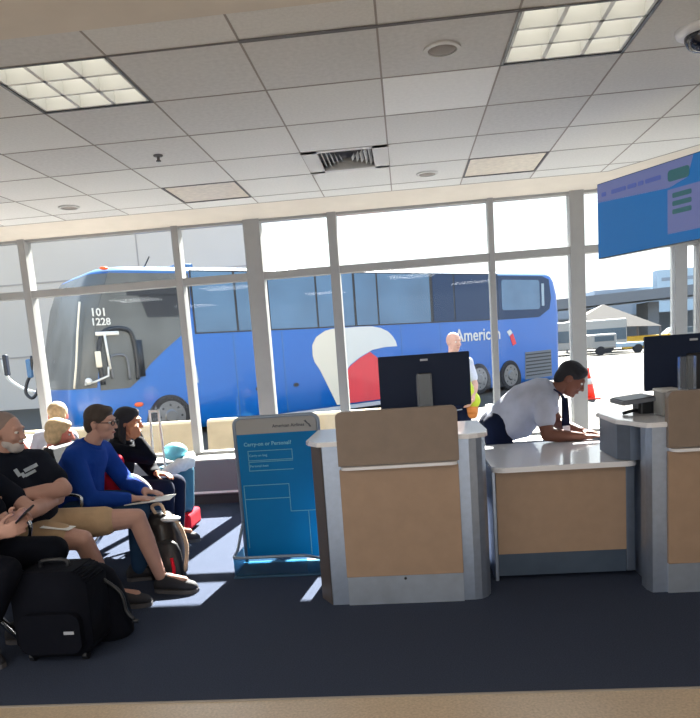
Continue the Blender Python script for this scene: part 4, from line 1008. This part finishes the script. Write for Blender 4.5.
# agent bending over the low counter
j = dict(pelvis=(.66, 5.19, .80), chest=(.86, 5.12, .965), neck=(1.03, 5.07, 1.035), head=(1.135, 5.06, 1.105), face=(.78, -.22, -.58), up=(.5, 0, .85), shR=(.92, 4.93, .955), shL=(.97, 5.27, .975),
  elR=(.93, 4.875, .745), wrR=(1.155, 4.87, .722), elL=(1.08, 5.25, .78), wrL=(1.20, 5.05, .735), handR=((1, .02, -.03), (0, 0, -1), (0, 1, 0), .06), handL=((.9, -.4, -.1), (0, 0, -1), (0, -1, 0), .25),
  hipL=(.62, 5.28, .80), hipR=(.62, 5.09, .80), knL=(.68, 5.30, .44), knR=(.66, 5.10, .44), anL=(.62, 5.30, .09), anR=(.58, 5.12, .09), toeL=(.80, 5.30, 0), toeR=(.76, 5.12, 0), bulk=1.12, belly=.05)
ag, fr = person('person with dark cropped hair in white short-sleeved shirt bending over the low counter', j, M['skinD'],
  dict(sleeve='short', top=M['whites'], legs='long', bottom=M['navyc'], shoe=M['shoe'], hair=M['hairdk'], style='short', arm=1.1, head=1.0, slv=.48))
bm = B(); tube(bm, smooth_path([(1.0, 4.965, 1.05), (1.06, 4.96, 1.0), (1.085, 4.985, .93), (1.09, 4.99, .86)], 4), .006); tube(bm, smooth_path([(1.0, 5.17, 1.08), (1.08, 5.12, .99), (1.10, 5.02, .92), (1.09, 4.99, .86)], 4), .006)
slab(bm, [(-.028, 0), (.028, 0), (.02, .22), (-.02, .22)], (1.08, 4.975, .765), (1, -.1, 0), (-.02, 0, 1), (0, 1, 0), .008)
obj('lanyard', bm, M['navyc'], ag, True)
obj('badge', box(B(), (1.055, 4.965, .735), (1.105, 4.97, .79)), M['mark'], ag)
# worker outside
j = dict(pelvis=(.54, 8.5, .72), chest=(.54, 8.5, 1.0), neck=(.55, 8.49, 1.19), head=(.565, 8.47, 1.42), face=(.55, -.8, -.1), shR=(.36, 8.44, 1.16), shL=(.72, 8.54, 1.16),
  elR=(.33, 8.38, .88), wrR=(.42, 8.22, .72), elL=(.79, 8.46, .90), wrL=(.74, 8.28, .74), handR=((.6, -.3, -.6), (1, 0, 0), (0, -1, 0), .5), handL=((-.5, -.3, -.6), (-1, 0, 0), (0, -1, 0), .5),
  hipL=(.64, 8.52, .72), hipR=(.45, 8.48, .72), knL=(.65, 8.5, .30), knR=(.45, 8.46, .30), anL=(.65, 8.53, -.09), anR=(.45, 8.5, -.09), toeL=(.70, 8.35, -.18), toeR=(.50, 8.33, -.18), ground=AZ, bulk=1.05, belly=.05)
j['neck'] = (.55, 8.49, 1.24); j['chest'] = (.54, 8.5, 1.03); j['head'] = (.565, 8.47, 1.415)
om, fr = person('person with shaved head in white shirt and yellow safety vest standing outside behind the monitor', j, M['skinA'],
  dict(sleeve='short', top=M['whites'], legs='long', bottom=M['navyc'], shoe=M['shoe'], hair=None, voxel=.009))
bm = B(); capsule(bm, (.70, 8.42, .92), (.75, 8.36, .72), .05, .09); capsule(bm, (.60, 8.38, 1.0), (.66, 8.36, .82), .09, .08); bm = fuse(bm, .012, 2); obj('safety_vest', bm, M['hivis'], om, True)
bm = B(); capsule(bm, (.74, 8.36, .64), (.74, 8.36, .57), .07, .06); obj('vest_hem', bm, M['hivo'], om, True)
for (a, tq) in (((.65, 8.53), (.70, 8.35)), ((.45, 8.5), (.50, 8.33))):
    bm = B(); capsule(bm, (a[0], a[1], AZ+.06), (tq[0], tq[1], AZ+.045), .055, .042); obj('shoe', bm, M['shoe'], om, True)

# ------------------------------------------------------------------ belongings
o = obj('paper_sheet', slab(B(), [(0, 0), (.30, .02), (.28, .21), (-.02, .19)], (-1.88, 4.33, .522), (1, 0, .06), (0, 1, 0), (0, 0, 1), .004), M['paper']); tag(o, 'white papers held over the knees of the blue-clad man', 'paper')
o = obj('paper_card', slab(B(), [(0, 0), (.15, 0), (.15, .09), (0, .09)], (-2.10, 3.68, .555), (1, .2, -.2), (0, 1, 0), (0, 0, 1), .004), M['paper']); tag(o, 'small white card lying on the khaki shorts of the older man', 'card')
t = thing('mobile_phone', 'dark phone in the hands at the left picture edge', 'phone', (-1.93, 3.2, .72))
bm = B(); slab(bm, rrect(-.036, -.07, .036, .07, .01, 3), (-1.905, 3.20, .735), nv((.15, .9, .3)), nv((.75, -.25, .6)), nv((.6, .2, -.75)), .009); obj('case', bm, M['black'], t)
bm = B(); slab(bm, rrect(-.032, -.064, .032, .064, .008, 3), V((-1.905, 3.20, .735))-nv((.6, .2, -.75))*.001, nv((.15, .9, .3)), nv((.75, -.25, .6)), nv((.6, .2, -.75)), .0005); obj('glass', bm, M['scrtxt'], t)
o = obj('mobile_phone', slab(B(), rrect(-.028, -.055, .028, .055, .01, 3), (-2.04, 5.10, .905), nv((.9, -.1, .35)), nv((-.35, 0, .93)), (0, 1, 0), .009), M['black']); tag(o, 'black phone held at the ear of the dark-haired woman', 'phone')
M['bagdk'] = mat('glossy dark bag', (26, 22, 24), .3, noise=.5, scale=9, bump=.4, bscale=18)
# dark backpack at the blue man's feet
t = thing('backpack', 'glossy black and brown backpack standing in the sun before the blue-clad man', 'backpack', (-1.68, 4.5, 0))
def rbag(c, w, d, h, lean=(0, 0), m=None, bulge=1.):
    """soft bag body, c = foot centre; w along x, d along y"""
    rg = []
    for k, (z, s_) in enumerate(((0.0, .80), (.04, .97), (.18, 1.04), (.45, 1.06), (.70, .98), (.88, .82), (.97, .55), (1.0, .25))):
        s_ = 1+(s_-1)*bulge
        rg.append(((c[0]+lean[0]*z, c[1]+lean[1]*z, h*z+c[2]+.004), (w/2*s_, 0, 0), (0, d/2*s_, 0)))
    bm = B(); ring_loft(bm, rg, 20)
    for v in bm.verts:  # squarer plan
        pass
    return bm
obj('body', rbag((-1.68, 4.47, 0), .26, .26, .44, (-.03, 0)), M['bagdk'], t, True)
obj('front_pocket', rbag((-1.655, 4.36, .0), .22, .10, .27, (0, 0)), M['black'], t, True)
bm = B(); tube(bm, smooth_path([(-1.60, 4.42, .42), (-1.54, 4.40, .33), (-1.515, 4.39, .2), (-1.54, 4.38, .05)], 4), .013); tube(bm, smooth_path([(-1.71, 4.43, .43), (-1.73, 4.42, .49), (-1.67, 4.42, .50), (-1.65, 4.43, .43)], 4), .011); obj('strap', bm, M['tan'], t, True)
bm = B(); ball(bm, (-1.62, 4.42, .40), (.075, .05, .02)); obj('flap', bm, M['plastic'], t, True)
bm = B(); tube(bm, smooth_path([(-1.60, 4.32, .16), (-1.585, 4.30, .08), (-1.60, 4.30, .03)]), .012); obj('tag', bm, M['redc'], t, True)
# teal carry bag with plastic bag
t = thing('teal_bag', 'tall teal bag standing upright by the seat row near the window', 'bag', (-2.0, 5.72, 0))
rg = []
for z, sx_, sy_ in ((.165, .095, .10), (.19, .105, .12), (.35, .12, .13), (.50, .135, .14), (.555, .14, .14)): rg.append(((-1.985, 5.72, z), (sx_*1.05, 0, 0), (0, sy_, 0)))
bm = B(); ring_loft(bm, rg, 24); obj('body', bm, M['teal'], t, True)
t = thing('red_suitcase', 'red suitcase with raised chrome handle under the teal bag', 'suitcase', (-2.0, 5.72, 0))
obj('shell', box(B(), (-2.14, 5.57, .02), (-1.87, 5.90, .163), .03, 3), M['redc'], t)
bm = B(); tube(bm, smooth_path([(-2.145, 5.60, .15), (-2.135, 5.60, .5), (-2.12, 5.60, 1.0), (-2.115, 5.60, 1.03), (-2.05, 5.60, 1.03), (-2.045, 5.60, 1.0), (-2.04, 5.60, .5), (-2.05, 5.60, .15)], 4), .010); obj('handle', bm, M['paper'], t, True)
for x in (-2.12, -1.9):
    bm = B(); ring_loft(bm, [((x-.012, 5.60, .022), (0, .02, 0), (0, 0, .02)), ((x+.012, 5.60, .022), (0, .02, 0), (0, 0, .02))], 14); obj('wheel', bm, M['black'], t)
bm = B()
rg = [((-1.985, 5.72, .50), (.150, 0, 0), (0, .150, 0)), ((-1.985, 5.72, .56), (.165, 0, 0), (0, .16, 0)), ((-1.98, 5.72, .585), (.155, 0, .02), (0, .15, 0)), ((-1.98, 5.72, .60), (.10, 0, .02), (0, .10, 0))]
ring_loft(bm, rg, 24)
for v in bm.verts: v.co += V((random.uniform(-.006, .006), random.uniform(-.006, .006), random.uniform(-.008, .008)+(v.co.x+1.985)*.25))
o = obj('plastic_bag', bm, M['plastic'], None, True); tag(o, 'white plastic bag spread over the top of the teal bag', 'bag')
bm = B(); ball(bm, (-1.985, 5.72, .675), (.105, .10, .078), seg=24); o = obj('neck_pillow', bm, M['skyball'], None, True); tag(o, 'round light blue and white pouch lying on the plastic bag', 'pouch')
# red and grey jacket between the seated people
bm = B(); capsule(bm, (-2.18, 4.86, .60), (-2.13, 4.86, .74), .085, .06); capsule(bm, (-2.2, 4.86, .52), (-2.0, 4.86, .56), .08, .06); bm = fuse(bm, .01, 3); o = obj('folded_jacket', bm, M['redc'], None, True); tag(o, 'red jacket bundled on the seat behind the blue-clad man', 'jacket')
bm = B(); tube(bm, smooth_path([(-2.06, 4.80, .62), (-1.99, 4.82, .60), (-1.93, 4.84, .53), (-1.91, 4.84, .44)], 4), .045, 12); o = obj('rolled_scarf', bm, M['greys'], None, True); tag(o, 'pale grey rolled sleeve hanging over the red jacket at the seat edge', 'scarf')
# black bags in the foreground at the left
t = thing('black_suitcase', 'large black soft suitcase standing in the dark left foreground', 'suitcase', (-1.80, 3.24, 0))
bm = B(); slab(bm, rrect(-1.99, .03, -1.60, .46, .07, 6), (0, 3.14, 0), (1, 0, 0), (0, 0, 1), (0, 1, 0), .22); bmesh.ops.bevel(bm, geom=bm.edges[:], offset=.012, segments=2, affect='EDGES'); obj('shell', bm, M['blackc'], t, True)
bm = B(); slab(bm, rrect(-1.95, .06, -1.64, .26, .05, 5), (0, 3.10, 0), (1, 0, 0), (0, 0, 1), (0, 1, 0), .05); obj('front_pocket', bm, M['blackc'], t)
bm = B(); tube(bm, smooth_path([(-1.87, 3.24, .455), (-1.86, 3.24, .49), (-1.74, 3.24, .49), (-1.73, 3.24, .455)]), .011); obj('grip', bm, M['black'], t, True)
for x in (-1.93, -1.66):
    bm = B(); ring_loft(bm, [((x-.012, 3.17, .028), (0, .026, 0), (0, 0, .026)), ((x+.012, 3.17, .028), (0, .026, 0), (0, 0, .026))], 14); obj('wheel', bm, M['black'], t)
obj('name_tag', box(B(), (-1.72, 3.094, .16), (-1.67, 3.098, .175)), M['mark'], t)
t = thing('black_backpack', 'black backpack slumped beside the black suitcase in the left foreground', 'backpack', (-1.62, 3.42, 0))
obj('body', rbag((-1.66, 3.45, 0), .27, .22, .40, (-.06, 0)), M['blackc'], t, True)
bm = B(); tube(bm, smooth_path([(-1.62, 3.34, .36), (-1.52, 3.33, .28), (-1.50, 3.33, .18), (-1.46, 3.32, .14)]), .010); ball(bm, (-1.455, 3.32, .13), (.02, .012, .012)); obj('strap', bm, M['black'], t, True)
bm = B(); box(bm, (-1.67, 3.335, .27), (-1.64, 3.34, .28)); obj('buckle', bm, M['chrome'], t)

# sky and sun
W_ = bpy.data.worlds.new('world'); S.world = W_; W_.use_nodes = True
bg = W_.node_tree.nodes['Background']; tc = W_.node_tree.nodes.new('ShaderNodeTexCoord'); sx = W_.node_tree.nodes.new('ShaderNodeSeparateXYZ'); cr_ = W_.node_tree.nodes.new('ShaderNodeValToRGB')
W_.node_tree.links.new(tc.outputs['Generated'], sx.inputs[0]); W_.node_tree.links.new(sx.outputs['Z'], cr_.inputs[0]); W_.node_tree.links.new(cr_.outputs[0], bg.inputs[0])
cr_.color_ramp.elements[0].position = 0; cr_.color_ramp.elements[0].color = (1., .99, .95, 1); cr_.color_ramp.elements[1].position = .7; cr_.color_ramp.elements[1].color = (.45, .66, 1., 1)
e_ = cr_.color_ramp.elements.new(.22); e_.color = (.86, .95, 1., 1)
bg.inputs[1].default_value = 1.3
sun = bpy.data.lights.new('sun', 'SUN'); so = bpy.data.objects.new('sun', sun); COL.objects.link(so); sun.energy = 36; sun.angle = .0095; sun.color = (1, .96, .88)
el = math.radians(38.8); az = math.radians(7.2)
d = V((-math.sin(az)*math.cos(el), -math.cos(az)*math.cos(el), -math.sin(el)))
so.rotation_euler = d.to_track_quat('-Z', 'Y').to_euler(); so.location = (2, 20, 20)
S.view_settings.view_transform = 'Standard'; S.view_settings.look = 'None'; S.view_settings.gamma = 1; S.view_settings.exposure = .58
S.cycles.max_bounces = 10; S.cycles.transparent_max_bounces = 16; S.cycles.sample_clamp_indirect = 6
